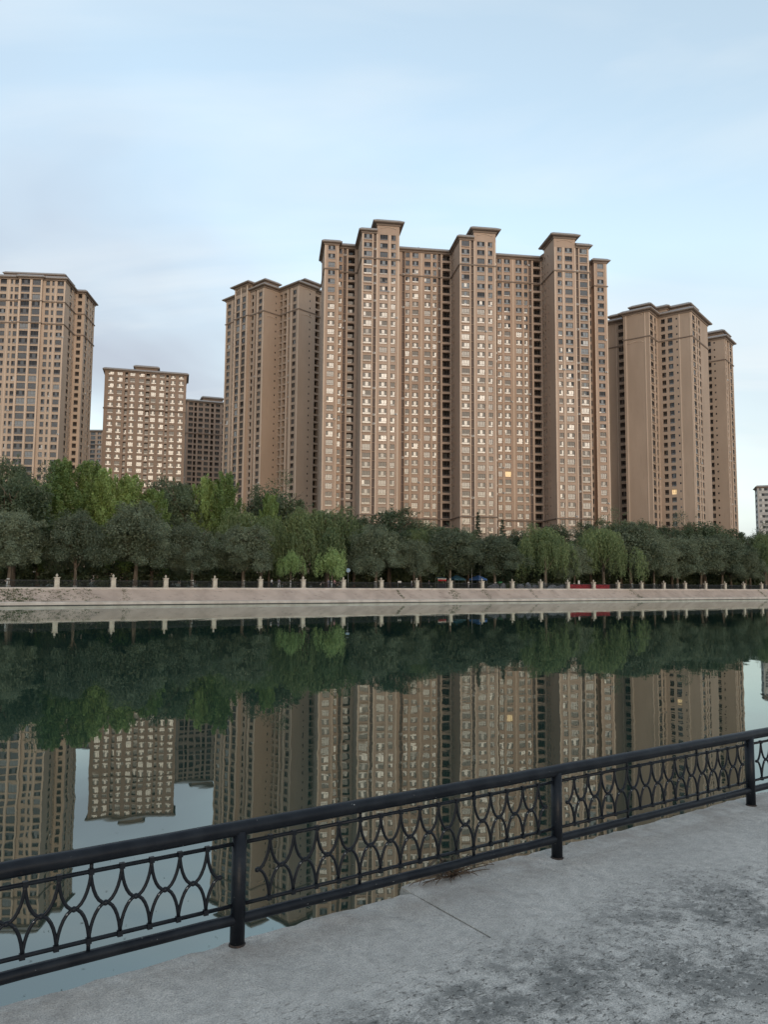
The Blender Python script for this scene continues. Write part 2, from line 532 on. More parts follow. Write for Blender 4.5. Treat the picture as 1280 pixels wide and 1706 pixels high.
def concrete_nodes(m):
    n, l, b = nodes(m)
    tc = n.new('ShaderNodeTexCoord')

    def noise(scale, detail, rough=0.6, stretch=(1, 1, 1), dist=0.0):
        mp = n.new('ShaderNodeMapping'); mp.inputs['Scale'].default_value = stretch
        l.new(tc.outputs['Object'], mp.inputs[0])
        t = n.new('ShaderNodeTexNoise'); t.inputs['Scale'].default_value = scale; t.inputs['Detail'].default_value = detail
        t.inputs['Roughness'].default_value = rough; t.inputs['Distortion'].default_value = dist
        l.new(mp.outputs[0], t.inputs['Vector'])
        return t.outputs['Fac']

    def rmp(sock, lo, hi, a=0.0, c=1.0):
        r = n.new('ShaderNodeMapRange'); r.inputs['From Min'].default_value = lo; r.inputs['From Max'].default_value = hi
        r.inputs['To Min'].default_value = a; r.inputs['To Max'].default_value = c
        l.new(sock, r.inputs['Value']); return r.outputs[0]

    def mth(op, a, c):
        q = n.new('ShaderNodeMath'); q.operation = op
        for i, s in enumerate((a, c)):
            if isinstance(s, (int, float)): q.inputs[i].default_value = s
            else: l.new(s, q.inputs[i])
        return q.outputs[0]

    def mixc(f, A, B):
        x = n.new('ShaderNodeMix'); x.data_type = 'RGBA'
        l.new(f, x.inputs['Factor'])
        for k, s in (('A', A), ('B', B)):
            if isinstance(s, tuple): x.inputs[k].default_value = (*s, 1)
            else: l.new(s, x.inputs[k])
        return x.outputs['Result']
    sp = n.new('ShaderNodeSeparateXYZ'); l.new(tc.outputs['Object'], sp.inputs[0])
    # worn walking band: dirt settles 0.75 to 1.7 m in from the edge (object y runs from the edge, negative inwards)
    y = sp.outputs['Y']
    wob = noise(0.9, 3)
    yy = mth('ADD', y, mth('MULTIPLY', mth('SUBTRACT', wob, 0.5), 0.9))
    band = mth('MULTIPLY', rmp(yy, -0.55, -0.95), rmp(yy, -1.95, -1.45))
    big = noise(2.3, 7, 0.68, dist=0.4)
    fine = noise(14, 6, 0.7)
    scale_ = noise(44, 5, 0.72, (0.6, 1.0, 1.0), 0.35)
    grain = noise(130, 4, 0.8)
    speck = noise(70, 3, 0.6, (0.7, 1.0, 1.0))
    blot = rmp(mth('ADD', mth('MULTIPLY', big, 0.50), mth('ADD', mth('MULTIPLY', fine, 0.30), mth('MULTIPLY', grain, 0.20))), 0.45, 0.55)
    dirt = mth('MULTIPLY', blot, mth('ADD', mth('MULTIPLY', band, 0.68), 0.09))
    base = mixc(rmp(noise(1.1, 5), 0.35, 0.65), (0.680, 0.635, 0.575), (0.570, 0.532, 0.482))
    base = mixc(rmp(fine, 0.40, 0.70), base, (0.450, 0.420, 0.380))
    base = mixc(rmp(grain, 0.40, 0.66, 0.0, 0.9), base, (0.235, 0.230, 0.222))
    base = mixc(dirt, base, (0.110, 0.110, 0.103))
    base = mixc(rmp(speck, 0.66, 0.72, 0.0, 0.6), base, (0.10, 0.098, 0.09))
    # flaking pits
    inner = rmp(yy, -0.45, -1.0, 0.0, 1.0)
    pit = mth('MULTIPLY', rmp(scale_, 0.575, 0.635), mth('ADD', mth('MULTIPLY', inner, 0.65), 0.10))
    base = mixc(pit, base, (0.060, 0.060, 0.058))
    light = mth('MULTIPLY', rmp(noise(22, 6, 0.75, (0.6, 1, 1), 0.4), 0.56, 0.64), mth('ADD', mth('MULTIPLY', inner, 0.5), 0.15))
    base = mixc(light, base, (0.68, 0.645, 0.595))
    # brown tint close to the edge
    brown = mth('MULTIPLY', rmp(y, -0.30, 0.05), rmp(noise(3.0, 5), 0.42, 0.62, 0.0, 0.55))
    base = mixc(brown, base, (0.26, 0.22, 0.19))
    l.new(base, b.inputs['Base Color'])
    hgt = mth('SUBTRACT', mth('ADD', mth('MULTIPLY', fine, 0.5), mth('MULTIPLY', big, 0.6)), mth('MULTIPLY', pit, 0.8))
    bp = n.new('ShaderNodeBump'); bp.inputs['Strength'].default_value = 0.75; bp.inputs['Distance'].default_value = 0.022
    l.new(hgt, bp.inputs['Height']); l.new(bp.outputs[0], b.inputs['Normal'])


concrete_nodes(M['concrete'])
# local frame: origin below post 1 on the edge line, x along the fence, y towards the water
EDGE0 = POST1.copy()


def slab(name, x0, x1, edge, step, parent, seed, seam=None):
    """pavement slab with a broken front edge; edge(x) gives the y of the lip"""
    rr = random.Random(seed)
    xs = [x0 + (x1 - x0) * i / max(1, int((x1 - x0) / step)) for i in range(max(1, int((x1 - x0) / step)) + 1)]
    rows = [0.0, 0.05, 0.13, 0.3, 0.7, 1.4, 3.0, 7.0, 20.0, 60.0]
    v, f = [], []
    for x in xs:
        e = edge(x) + rr.gauss(0, 0.006)
        lip = rr.uniform(0.004, 0.016)
        v.append((x, e - 0.004, -2.6)); v.append((x, e + 0.002, -lip - 0.02)); v.append((x, e - lip, -0.002))
        for r_ in rows[1:]:
            v.append((x, e - r_ - lip if r_ < 0.2 else -r_ + 0.05, rr.uniform(-0.003, 0.003) if r_ < 0.5 else 0))
    m_ = 3 + len(rows) - 1
    for i in range(len(xs) - 1):
        for j in range(m_ - 1):
            a = i * m_ + j
            f.append((a, a + m_, a + m_ + 1, a + 1))
    for i, rev in ((0, False), (len(xs) - 1, True)):
        ids = [i * m_ + j for j in range(m_)] + [len(v)]
        v.append((xs[i], -60, -2.6))
        f.append(tuple(ids[::-1] if rev else ids))
    return obj(name, new_mesh(name, v, f, [M['concrete']]), parent)


pave = empty('pavement', EDGE0, A_F)
tag(pave, kind='structure')


def edge_left(x):
    e = 0.045 + 0.02 * math.sin(x * 2.1)
    return e


def edge_right(x):
    return 0.165 + 0.012 * math.sin(x * 1.3 + 1)


JOINT = 1.05
slab('slab', -22.0, JOINT - 0.006, edge_left, 0.06, pave, 11)
slab('slab', JOINT + 0.006, 30.0, edge_right, 0.06, pave, 12)
M['joint'] = mat('joint', (0.11, 0.105, 0.10), 0.95)
jb = MB()
jb.box((JOINT, -0.36, -0.36), (0.03, 0.56, 0.682))
jb.build('joint_fill', M['joint'], pave)
jb = MB()
jb.box((JOINT, -30.3, -0.3497), (0.0128, 59.4, 0.7))
jb.build('joint_fill', M['concrete'], pave)
M['spall'] = mat('spall', (0.15, 0.14, 0.13), 0.95)
noise_mix(M['spall'], (0.15, 0.137, 0.125), (0.05, 0.047, 0.044), 12, 6, 0.38, 0.62)
bump(M['spall'], 40, 0.9, 0.02)
# low broken ledge in front of the left slab
rr = random.Random(5)
v, f = [], []
N_ = 30
for i in range(N_ + 1):
    x = 0.34 + (0.93 - 0.34) * i / N_
    e = 0.05 + 0.07 * min(1, i / 6) + rr.gauss(0, 0.007)
    v += [(x, 0.0, -0.032), (x, e - 0.02, -0.040 + rr.uniform(-0.008, 0.008)), (x, e, -0.050), (x, e, -2.6)]
for i in range(N_):
    for j in range(3):
        a = i * 4 + j
        f.append((a, a + 1, a + 5, a + 4))
obj('broken_ledge', new_mesh('broken_ledge', v, f, [M['spall']]), pave)

# ------------------------------------------------------------------ near fence
M['rail_paint'] = mat('rail_paint', (0.022, 0.028, 0.038), 0.40, spec=0.24)
n, l, b_ = nodes(M['rail_paint'])
s_ = noise_mix(M['rail_paint'], (0.006, 0.008, 0.012), (0.013, 0.016, 0.021), 9, 5, 0.4, 0.65)
s_ = noise_mix(M['rail_paint'], None, (0.42, 0.43, 0.43), 60, 2, 0.75, 0.775, old=s_)
s_ = noise_mix(M['rail_paint'], None, (0.045, 0.028, 0.02), 16, 5, 0.70, 0.80, old=s_)
bump(M['rail_paint'], 60, 0.25, 0.004)

fence = empty('metal_fence', POST1, A_F)
tag(fence, 'low black iron railing with oval lattice along the concrete promenade edge', 'railing')
H_TOP, H_UP, H_LO, H_BOT = 0.530, 0.462, 0.180, 0.116
X0F, X1F = -1, 4             # bays built: post -1 .. 4
L_ALL0, L_ALL1 = X0F * POST_GAP, X1F * POST_GAP


def wavy(h, r, name, seed, nseg=60):
    rr = random.Random(seed)
    b = MB()
    pts = []
    for i in range(nseg + 1):
        x = L_ALL0 - 0.3 + (L_ALL1 - L_ALL0 + 0.6) * i / nseg
        pts.append((x, rr.gauss(0, 0.0012), h + rr.gauss(0, 0.0012)))
    b.tube(pts, r, 16)
    return b.build(name, M['rail_paint'], fence, True)


hr = wavy(H_TOP, 0.035, 'handrail', 1)
br = wavy(H_BOT, 0.0245, 'bottom_rail', 2)
pb = MB()
pb.lathe([(0.035, -0.02), (0.035, H_TOP - 0.01)], 20)
post_me = pb.mesh('post', M['rail_paint'], True)
fl = MB()
fl.lathe([(0.041, -0.01), (0.040, 0.003), (0.036, 0.008)], 16)
M['rust'] = mat('rust', (0.07, 0.045, 0.035), 0.95)
noise_mix(M['rust'], (0.05, 0.035, 0.028), (0.016, 0.015, 0.015), 30, 4)
fl_me = fl.mesh('post_collar', M['rust'], True)
for k in range(0, 4):
    p = obj('post', post_me, fence, (k * POST_GAP, 0, 0))
    obj('collar', fl_me, p, (0, 0, 0.0))

PITCH_F = POST_GAP * 0.0607
NODE0 = POST_GAP * 0.045 + PITCH_F * 0.5
H_MID = (H_UP + H_LO) / 2


def arc_mesh(name, t0, t1, up):
    b = MB()
    pts = []
    K = 14
    dep = H_UP - H_MID
    for i in range(K + 1):
        t = (t0 + (t1 - t0) * i / K) * math.pi
        x = PITCH_F / 2 * (1 - math.cos(t))
        d = dep * (abs(math.sin(t)) ** 1.18)
        pts.append((x, 0, (H_UP - d) if up else (H_LO + d)))
    b.tube(pts, 0.0078, 7)
    return b.mesh(name, M['rail_paint'], True)


arc_u, arc_l = arc_mesh('upper_arc', 0, 1, True), arc_mesh('lower_arc', 0, 1, False)
arc_brk = arc_mesh('upper_arc', 0, 0.66, True)
half = [arc_mesh('upper_arc', 0.5, 1, True), arc_mesh('lower_arc', 0.5, 1, False), arc_mesh('upper_arc', 0, 0.5, True), arc_mesh('lower_arc', 0, 0.5, False)]
cb = MB(); cb.lathe([(0.006, -0.011), (0.0125, -0.006), (0.0125, 0.006), (0.006, 0.011)], 8)
knot_me = cb.mesh('knot', M['rail_paint'], True)
cb = MB(); cb.box((0, 0, 0), (0.022, 0.021, 0.024))
clip_me = cb.mesh('clip', M['rail_paint'])
cb = MB(); cb.tube([(0, 0, H_UP), (0, 0, H_TOP - 0.03)], 0.0085, 8)
st_u = cb.mesh('strut', M['rail_paint'], True)
cb = MB(); cb.tube([(0, 0, H_BOT + 0.02), (0, 0, H_LO)], 0.0085, 8)
st_l = cb.mesh('strut', M['rail_paint'], True)
cb = MB(); cb.tube([(0.034, 0, 0), (POST_GAP * 0.5, 0, 0.001), (POST_GAP - 0.034, 0, 0)], 0.0098, 8)
thin_me = cb.mesh('thin_rail', M['rail_paint'], True)
for k in range(-1, 4):
    pn = obj('lattice_panel', thin_me, fence, (k * POST_GAP, 0, H_UP))
    lo = obj('thin_rail', thin_me, pn, (0, 0, H_LO - H_UP))
    dz = -H_UP
    last = 15 if k < 3 else 4
    first = 0 if k > -1 else 4
    for j in range(first, last):
        x = NODE0 + j * PITCH_F
        for h in (H_UP, H_LO):
            obj('clip', clip_me, pn, (x, 0, h + dz))
        if j in (4, 10):
            obj('strut', st_u, pn, (x, 0, dz)); obj('strut', st_l, pn, (x, 0, dz))
        if j < 14:
            broken = (k == 0 and j == 9)
            obj('upper_arc', arc_brk if broken else arc_u, pn, (x, 0, dz))
            obj('lower_arc', arc_l, pn, (x, 0, dz))
            obj('knot', knot_me, pn, (x + PITCH_F / 2, 0, H_MID + dz))
        if j == 0:
            obj('upper_arc', half[0], pn, (x - PITCH_F, 0, dz)); obj('lower_arc', half[1], pn, (x - PITCH_F, 0, dz))
            obj('knot', knot_me, pn, (x - PITCH_F / 2, 0, H_MID + dz))
        if j == 14:
            obj('upper_arc', half[2], pn, (x, 0, dz)); obj('lower_arc', half[3], pn, (x, 0, dz))
            obj('knot', knot_me, pn, (x + PITCH_F / 2, 0, H_MID + dz))

# dry weed growing from the edge under the broken arc
M['dry_stalk'] = mat('dry_stalk', (0.085, 0.062, 0.045), 0.9)
b = MB()
rr = random.Random(21)
for i in range(34):
    a, r_ = rr.uniform(-0.3, math.pi + 0.3), rr.uniform(0.05, 0.22)
    x, y = r_ * math.cos(a) * 1.3, -r_ * math.sin(a) * 0.45 + 0.03
    zt = rr.uniform(0.005, 0.035) if i % 3 else rr.uniform(0.04, 0.13)
    b.tube([(rr.gauss(0, 0.02), rr.gauss(0.03, 0.01), -0.005), (x * 0.5, y * 0.6, zt * 1.1), (x, y, zt * 0.5 + 0.004), (x * 1.15, y * 1.1 - 0.01, 0.008)], [0.0045, 0.0035, 0.0025, 0.0015], 5)
wd = b.build('dry_weed', M['dry_stalk'], None, True)
wd.location = POST1 + FU * (0.655 * POST_GAP) + FN * 0.10
wd.rotation_euler = (0, 0, A_F)
tag(wd, 'dry brown weed sprawling at the slab edge below the railing', 'weed')

# ------------------------------------------------------------------ floating scum in the near water
V = []
for i in range(700):
    n_ = 5 + abs(nrng.normal(0, 2.2)) + (0 if i % 4 else nrng.uniform(0, 6))
    u_ = nrng.uniform(-3.5, 5.5) * (0.5 + n_ / 9)
    c = bank(u_, n_, 0.006)
    a = nrng.uniform(0, math.pi); s1, s2 = nrng.uniform(0.006, 0.026), nrng.uniform(0.003, 0.009)
    ex, ey = Vector((math.cos(a), math.sin(a), 0)), Vector((-math.sin(a), math.cos(a), 0))
    V.append([c + ex * s1, c + ey * s2, c - ex * s1, c - ey * s2])
M['scum'] = mat('scum', (0.11, 0.11, 0.09), 0.9)
tag(obj('floating_debris', quads_mesh('floating_debris', np.array([[list(q) for q in w] for w in V]), M['scum'])),
    'scatter of tiny leaves and scum floating below the railing', 'debris', kind='stuff')

# ------------------------------------------------------------------ buildings
WMATS = [M['frame'], M['glass_bright'], M['glass_mid'], M['glass_dark'], M['curtain'], M['lit']]
_wcache = {}


def window_geom(w, h, var):
    """a window unit: local x across, -y outward, z up from its bottom edge; (verts, faces, material index)"""
    key = (round(w, 2), round(h, 2), var)
    if key in _wcache:
        return _wcache[key]
    b = MB()
    t = 0.055

    def bar(x0, x1, z0, z1, d=0.05):
        b.face([(x0, -d, z0), (x1, -d, z0), (x1, -d, z1), (x0, -d, z1)], 0)
        if x1 - x0 > z1 - z0:
            b.face([(x0, -d, z1), (x1, -d, z1), (x1, 0, z1), (x0, 0, z1)], 0)
            b.face([(x0, 0, z0), (x1, 0, z0), (x1, -d, z0), (x0, -d, z0)], 0)
        else:
            b.face([(x0, -d, z0), (x0, -d, z1), (x0, 0, z1), (x0, 0, z0)], 0)
            b.face([(x1, -d, z1), (x1, -d, z0), (x1, 0, z0), (x1, 0, z1)], 0)

    rr = random.Random(hash(key) & 0xffff)

    def pane(x0, x1, z0, z1, mi):
        k = [rr.uniform(-0.006, 0.006) for _ in range(4)]
        b.face([(x0, k[0], z0), (x1, k[1], z0), (x1, k[1] + k[2] - k[0], z1), (x0, k[2], z1)], mi)

    a, c = -w / 2, w / 2
    B, MI, D, CU, LI = 1, 2, 3, 4, 5
    zl = h * 0.30
    if w > 4.5:                                   # ribbon glazing
        k = int(w / 1.3)
        for i in range(k):
            pane(a + w * i / k, a + w * (i + 1) / k, 0, h, [MI, MI, D, CU][(i * 7 + var) % 4])
        for i in range(k + 1):
            bar(max(a, a + w * i / k - 0.04), min(c, a + w * i / k + 0.04), 0, h)
    elif w < 0.75:
        pane(a, c, 0, h, D if var != 1 else MI)
        bar(a, c, 0, t); bar(a, c, h - t, h); bar(a, a + t, t, h - t); bar(c - t, c, t, h - t)
    else:
        if w < 1.6:
            x1 = a + w * 0.52
            cells = [(a, x1, zl, h, 's'), (x1, c, zl, h, 'c'), (a, c, 0, zl, 'l')]
            bars = [x1]
        else:
            x1, x2 = a + w * 0.31, a + w * 0.69
            cells = [(a, x1, zl, h, 's'), (x1, x2, zl, h, 'c'), (x2, c, zl, h, 's2'), (a, c, 0, zl, 'l')]
            bars = [x1, x2]
        plan = {0: dict(s=D, s2=D, c=B, l=B), 1: dict(s=MI, s2=MI, c=MI, l=MI), 2: dict(s=D, s2=D, c=D, l=MI),
                3: dict(s=D, s2=B, c=B, l=B), 4: dict(s=B, s2=B, c=B, l=B), 5: dict(s=D, s2=CU, c=CU, l=CU),
                6: dict(s=LI, s2=LI, c=LI, l=LI), 7: dict(s=D, s2=D, c=MI, l=MI), 8: dict(s=B, s2=D, c=D, l=MI)}[var]
        for (xa, xb, za_, zb_, k) in cells:
            pane(xa, xb, za_, zb_, plan[k])
        bar(a, c, 0, t); bar(a, c, h - t, h); bar(a, a + t, t, h - t); bar(c - t, c, t, h - t)
        bar(a + t, c - t, zl - 0.03, zl + 0.03, 0.045)
        for x in bars:
            bar(x - 0.03, x + 0.03, zl + 0.03, h - t, 0.045)
    V = np.array(b.v, dtype=np.float64)
    r = (V, b.f, b.m, key)
    _wcache[key] = r
    return r


_wmesh = {}


def window_mesh(g):
    if g[3] not in _wmesh:
        _wmesh[g[3]] = new_mesh('window', g[0], g[1], WMATS, g[2])
    return _wmesh[g[3]]


def miter(pts, d, closed):
    """offset a plan polyline outward (to the right of travel) by d"""
    k = len(pts); out = []
    for i in range(k):
        p = pts[i]
        e0 = e1 = None
        if closed or i > 0:
            e0 = (p - pts[i - 1]).normalized()
        if closed or i < k - 1:
            e1 = (pts[(i + 1) % k] - p).normalized()
        if e0 is None: e0 = e1
        if e1 is None: e1 = e0
        n0, n1 = Vector((e0.y, -e0.x)), Vector((e1.y, -e1.x))
        q = n0 + n1
        q = q * (1.0 / max(0.3, 1 + n0.dot(n1)))
        out.append(p + q * d)
    return out


def sweep(mb, pts, prof, closed, mats):
    """sweep a closed (offset, z) profile along a plan line"""
    rings = []
    cols = [miter(pts, d, closed) for d, z in prof]
    base = len(mb.v); k = len(pts); m_ = len(prof)
    for i in range(k):
        for j in range(m_):
            q = cols[j][i]
            mb.v.append((q.x, q.y, prof[j][1]))
    for i in range(k if closed else k - 1):
        i2 = (i + 1) % k
        for j in range(m_):
            j2 = (j + 1) % m_
            mb.f.append((base + i * m_ + j, base + i2 * m_ + j, base + i2 * m_ + j2, base + i * m_ + j2)); mb.m.append(mats[j])
    if not closed:
        mb.f.append(tuple(base + j for j in range(m_))); mb.m.append(0)
        mb.f.append(tuple(base + (k - 1) * m_ + j for j in reversed(range(m_)))); mb.m.append(0)


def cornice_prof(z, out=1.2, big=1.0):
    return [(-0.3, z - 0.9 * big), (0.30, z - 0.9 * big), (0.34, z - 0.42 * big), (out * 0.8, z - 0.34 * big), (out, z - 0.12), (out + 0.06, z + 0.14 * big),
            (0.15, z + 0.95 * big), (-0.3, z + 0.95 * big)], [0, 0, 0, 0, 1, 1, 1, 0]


# how each kind of opening sits in its storey: sill, head, recess depth
KINDS = {'w': (0.64, 2.52, 0.26), 'W': (0.52, 2.48, 0.16), 'n': (0.64, 2.52, 0.28), 's': (1.35, 2.05, 0.18), 'b': (0.40, 2.58, 1.5),
         'g': (0.35, 2.60, 0.30), 'd': (0.68, 2.50, 0.45), 'r': (0.9, 2.5, 0.15), 'a': (0.72, 2.60, 0.2)}


class Building:
    def __init__(s, name, label, z0, fl, nfl, wall, base=0.0, group=None, seed=1, dark_floors=0, ztop=None):
        s.root = None
        s.name, s.label, s.z0, s.fl, s.nfl, s.wall = name, label, z0, fl, nfl, wall
        s.zf = z0 + base                   # level of the lowest storey
        s.ztop = ztop if ztop else s.zf + fl * nfl
        s.wb, s.win, s.rng = MB(), [], random.Random(seed)
        s.serv = []
        s.extra = []
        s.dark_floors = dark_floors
        s.variants = [0] * 46 + [1] * 13 + [2] * 9 + [3] * 9 + [4] * 5 + [5] * 5 + [7] * 8 + [8] * 5
        s.group = group

    def place(s, at):
        s.root = empty(s.name, (at[0], at[1], s.z0))
        s.o = Vector((at[0], at[1], s.z0))
        tag(s.root, s.label, 'building', s.group)

    def part(s, name, mb, mats, smooth=False):
        mb.v = [(a - s.o.x, b - s.o.y, c - s.o.z) for a, b, c in mb.v]
        return mb.build(name, mats, s.root, smooth)

    def edge(s, p0, p1, cols=(), z0=None, z1=None, nfl=None, pil=(), lit=(), fl0=0):
        z0 = s.z0 if z0 is None else z0
        z1 = s.ztop if z1 is None else z1
        nfl = s.nfl if nfl is None else nfl
        e = (p1 - p0); L = e.length; e = e / L
        nr = Vector((e.y, -e.x))
        rot = math.atan2(e.y, e.x)

        def P(x, z, d=0.0):
            q = p0 + e * x - nr * d
            return (q.x, q.y, z)
        wb = s.wb
        cols = sorted(cols)
        x = 0.0
        for (c, w, kind) in cols:
            a, b = c - w / 2, c + w / 2
            wb.face([P(x, z0), P(a, z0), P(a, z1), P(x, z1)])
            x = b
            if kind == 'p':
                d = 0.45
                wb.face([P(a, z0), P(a, z0, d), P(a, z1, d), P(a, z1)])
                wb.face([P(b, z0, d), P(b, z0), P(b, z1), P(b, z1, d)])
                sb = MB()
                sb.face([P(a, z0, d), P(b, z0, d), P(b, z1, d), P(a, z1, d)], 0)
                for i in range(fl0, nfl):
                    zz_ = s.zf + i * s.fl
                    q = p0 + e * c - nr * (d - 0.15)
                    sb.box((q.x, q.y, zz_ + 0.02), (w, 0.3, 0.12), (Vector((e.x, e.y, 0)), Vector((-nr.x, -nr.y, 0)), Vector((0, 0, 1))), 1)
                s.serv.append(sb)
                for i in range(fl0 + 2, nfl):
                    if s.rng.random() < 0.16:
                        q = p0 + e * (c + s.rng.uniform(-0.05, 0.05)) - nr * 0.2
                        s.extra.append(('air_conditioner', (q.x, q.y, s.zf + i * s.fl + 0.42), rot))
                continue
            sill, head, d = KINDS[kind]
            zprev = z0
            for i in range(fl0, nfl):
                zb, zt = s.zf + i * s.fl + sill, s.zf + i * s.fl + head
                if zb < z0 + 0.1:
                    continue
                wb.face([P(a, zprev), P(b, zprev), P(b, zb), P(a, zb)])
                wb.face([P(a, zb), P(b, zb), P(b, zb, d), P(a, zb, d)])
                wb.face([P(a, zt, d), P(b, zt, d), P(b, zt), P(a, zt)])
                wb.face([P(a, zb), P(a, zb, d), P(a, zt, d), P(a, zt)])
                wb.face([P(b, zb, d), P(b, zb), P(b, zt), P(b, zt, d)])
                zprev = zt
                var = s.rng.choice(s.variants)
                if kind in 'bd':
                    var = s.rng.choice([2, 2, 2, 2, 2, 7])
                if kind == 'g':
                    var = s.rng.choice([1, 1, 7, 7, 1, 4, 2])
                if i < s.dark_floors and var in (0, 3, 4, 5):  # dark reflections on the low storeys, painted in by choosing dimmer panes
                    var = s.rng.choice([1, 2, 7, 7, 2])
                if (i in [q[1] for q in lit if abs(q[0] - c) < 0.3]):
                    var = 6
                q = p0 + e * c - nr * (d - 0.005)
                if kind == 'W':
                    q2 = p0 + e * c + nr * 0.16
                    wb.box((q2.x, q2.y, zb - 0.16), (w + 0.2, 0.36, 0.24), (Vector((e.x, e.y, 0)), Vector((-nr.x, -nr.y, 0)), Vector((0, 0, 1))))
                elif kind in 'wng' and w > 0.9:
                    q2 = p0 + e * c + nr * 0.05
                    wb.box((q2.x, q2.y, zb - 0.06), (w + 0.12, 0.14, 0.10), (Vector((e.x, e.y, 0)), Vector((-nr.x, -nr.y, 0)), Vector((0, 0, 1))))
                s.win.append(((q.x, q.y, zb), rot, w, zt - zb, var, nr))
                if kind in 'wn' and s.rng.random() < 0.05:
                    q = p0 + e * (c + w / 2 + 0.35) + nr * 0.2
                    s.extra.append(('air_conditioner', (q.x, q.y, zb + 0.1), rot))
            wb.face([P(a, zprev), P(b, zprev), P(b, z1), P(a, z1)])
        wb.face([P(x, z0), P(L, z0), P(L, z1), P(x, z1)])
        for (c, w, d) in pil:
            pb_ = MB()
            q = p0 + e * c + nr * (d / 2 - 0.02)
            pb_.box((q.x, q.y, (z0 + z1) / 2 - 0.2), (w, d + 0.04, z1 - z0 - 0.5), (Vector((e.x, e.y, 0)), Vector((-nr.x, -nr.y, 0)), Vector((0, 0, 1))))
            s.extra.append(('pilaster', pb_))

    def arch(s, p0, p1, c, w, z, rise, d=0.08):
        """raised arched moulding on a blank wall"""
        e = (p1 - p0).normalized(); nr = Vector((e.y, -e.x))
        b = MB(); pts = []
        for i in range(11):
            t = -1 + 2 * i / 10
            q = p0 + e * (c + t * w / 2) + nr * d
            pts.append((q.x, q.y, z + rise * (1 - t * t) + (0.12 if abs(t) > 0.75 else 0)))
        b.tube(pts, 0.13, 5)
        s.extra.append(('arch_moulding', b))

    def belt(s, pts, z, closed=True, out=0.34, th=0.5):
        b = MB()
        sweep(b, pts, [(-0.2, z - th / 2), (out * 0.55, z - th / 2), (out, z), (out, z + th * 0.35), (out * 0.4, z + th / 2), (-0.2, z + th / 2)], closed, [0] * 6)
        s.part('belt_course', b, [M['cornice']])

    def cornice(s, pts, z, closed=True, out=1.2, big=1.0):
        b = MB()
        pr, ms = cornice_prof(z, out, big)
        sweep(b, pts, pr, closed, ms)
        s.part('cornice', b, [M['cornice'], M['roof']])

    def roof(s, pts, z):
        b = MB()
        b.face([(p.x, p.y, z) for p in pts])
        s.part('roof', b, [M['roof']])

    def block(s, pts, z0, z1, out=1.2, big=1.0, wall=None):
        """a plain raised storey with its own cornice"""
        b = MB()
        for i in range(len(pts)):
            p, q = pts[i], pts[(i + 1) % len(pts)]
            b.face([(p.x, p.y, z0), (q.x, q.y, z0), (q.x, q.y, z1), (p.x, p.y, z1)])
        s.part('roof_storey', b, [wall or s.wall])
        s.cornice(pts, z1, True, out, big)
        s.roof(miter(pts, 0.16, True), z1 + 0.9 * big)

    def finish(s, limit=300, zmin=14.0):
        s.part('wall', s.wb, [s.wall])
        for sb in s.serv:
            s.part('service_strip', sb, [M['service'], s.wall])
        for ex in s.extra:
            if ex[0] == 'pilaster':
                s.part('pilaster', ex[1], [M['trim']])
            elif ex[0] == 'arch_moulding':
                s.part('arch_moulding', ex[1], [M['trim']], True)
            else:
                obj(ex[0], ac_me, s.root, Vector(ex[1]) - s.o, ex[2])
        # the windows that show largest are parts of their own, the rest one mass
        sc = []
        for i, (q, rot, w, h, var, nr) in enumerate(s.win):
            d = Vector((q[0], q[1], q[2] - CAM_H))
            D = Vector((d.x, d.y)).length
            cs = -nr.dot(Vector((d.x, d.y)) / D)
            px = W_PX / 2 + F_PX * d.x / max(1.0, d.y)
            vis = cs > 0.06 and -15 < px < 1295 and q[2] > zmin * (D / 260.0)
            sc.append((w * h * cs / (D * D)) * s.vis_boost(q, nr) if vis else -1)
        order = sorted(range(len(s.win)), key=lambda i: -sc[i])
        keep = set(i for i in order[:limit] if sc[i] > 0)
        v, f, mi = [], [], []
        off = 0
        for i, (q, rot, w, h, var, nr) in enumerate(s.win):
            g = window_geom(w, h, var)
            loc = Vector(q) - s.o
            if i in keep:
                obj('window', window_mesh(g), s.root, loc, rot)
            else:
                c_, s_ = math.cos(rot), math.sin(rot)
                X = g[0]
                v.append(np.stack([X[:, 0] * c_ - X[:, 1] * s_ + loc.x, X[:, 0] * s_ + X[:, 1] * c_ + loc.y, X[:, 2] + loc.z], 1))
                f += [tuple(k + off for k in q_) for q_ in g[1]]
                mi += g[2]
                off += len(X)
        if v:
            tag(obj('window_rows', new_mesh('window_rows', np.concatenate(v), f, WMATS, mi), s.root), kind='stuff')

    def vis_boost(s, q, nr):
        return 1.0


b = MB()
b.box((0, 0, 0.25), (0.78, 0.32, 0.52))
b.lathe([(0.2, 0), (0.2, 0.01)], 10, (0, 0))
ac_me = None
b = MB()
b.box((0, 0, 0), (0.80, 0.32, 0.56), mi=0)
b.face([(-0.30, -0.165, -0.22), (0.16, -0.165, -0.22), (0.16, -0.165, 0.22), (-0.30, -0.165, 0.22)], 1)
b.box((-0.25, 0.02, -0.31), (0.06, 0.36, 0.06), mi=1)
b.box((0.25, 0.02, -0.31), (0.06, 0.36, 0.06), mi=1)
ac_me = b.mesh('air_conditioner', [M['ac_white'], M['frame']])

V2 = lambda x, y: Vector((x, y))

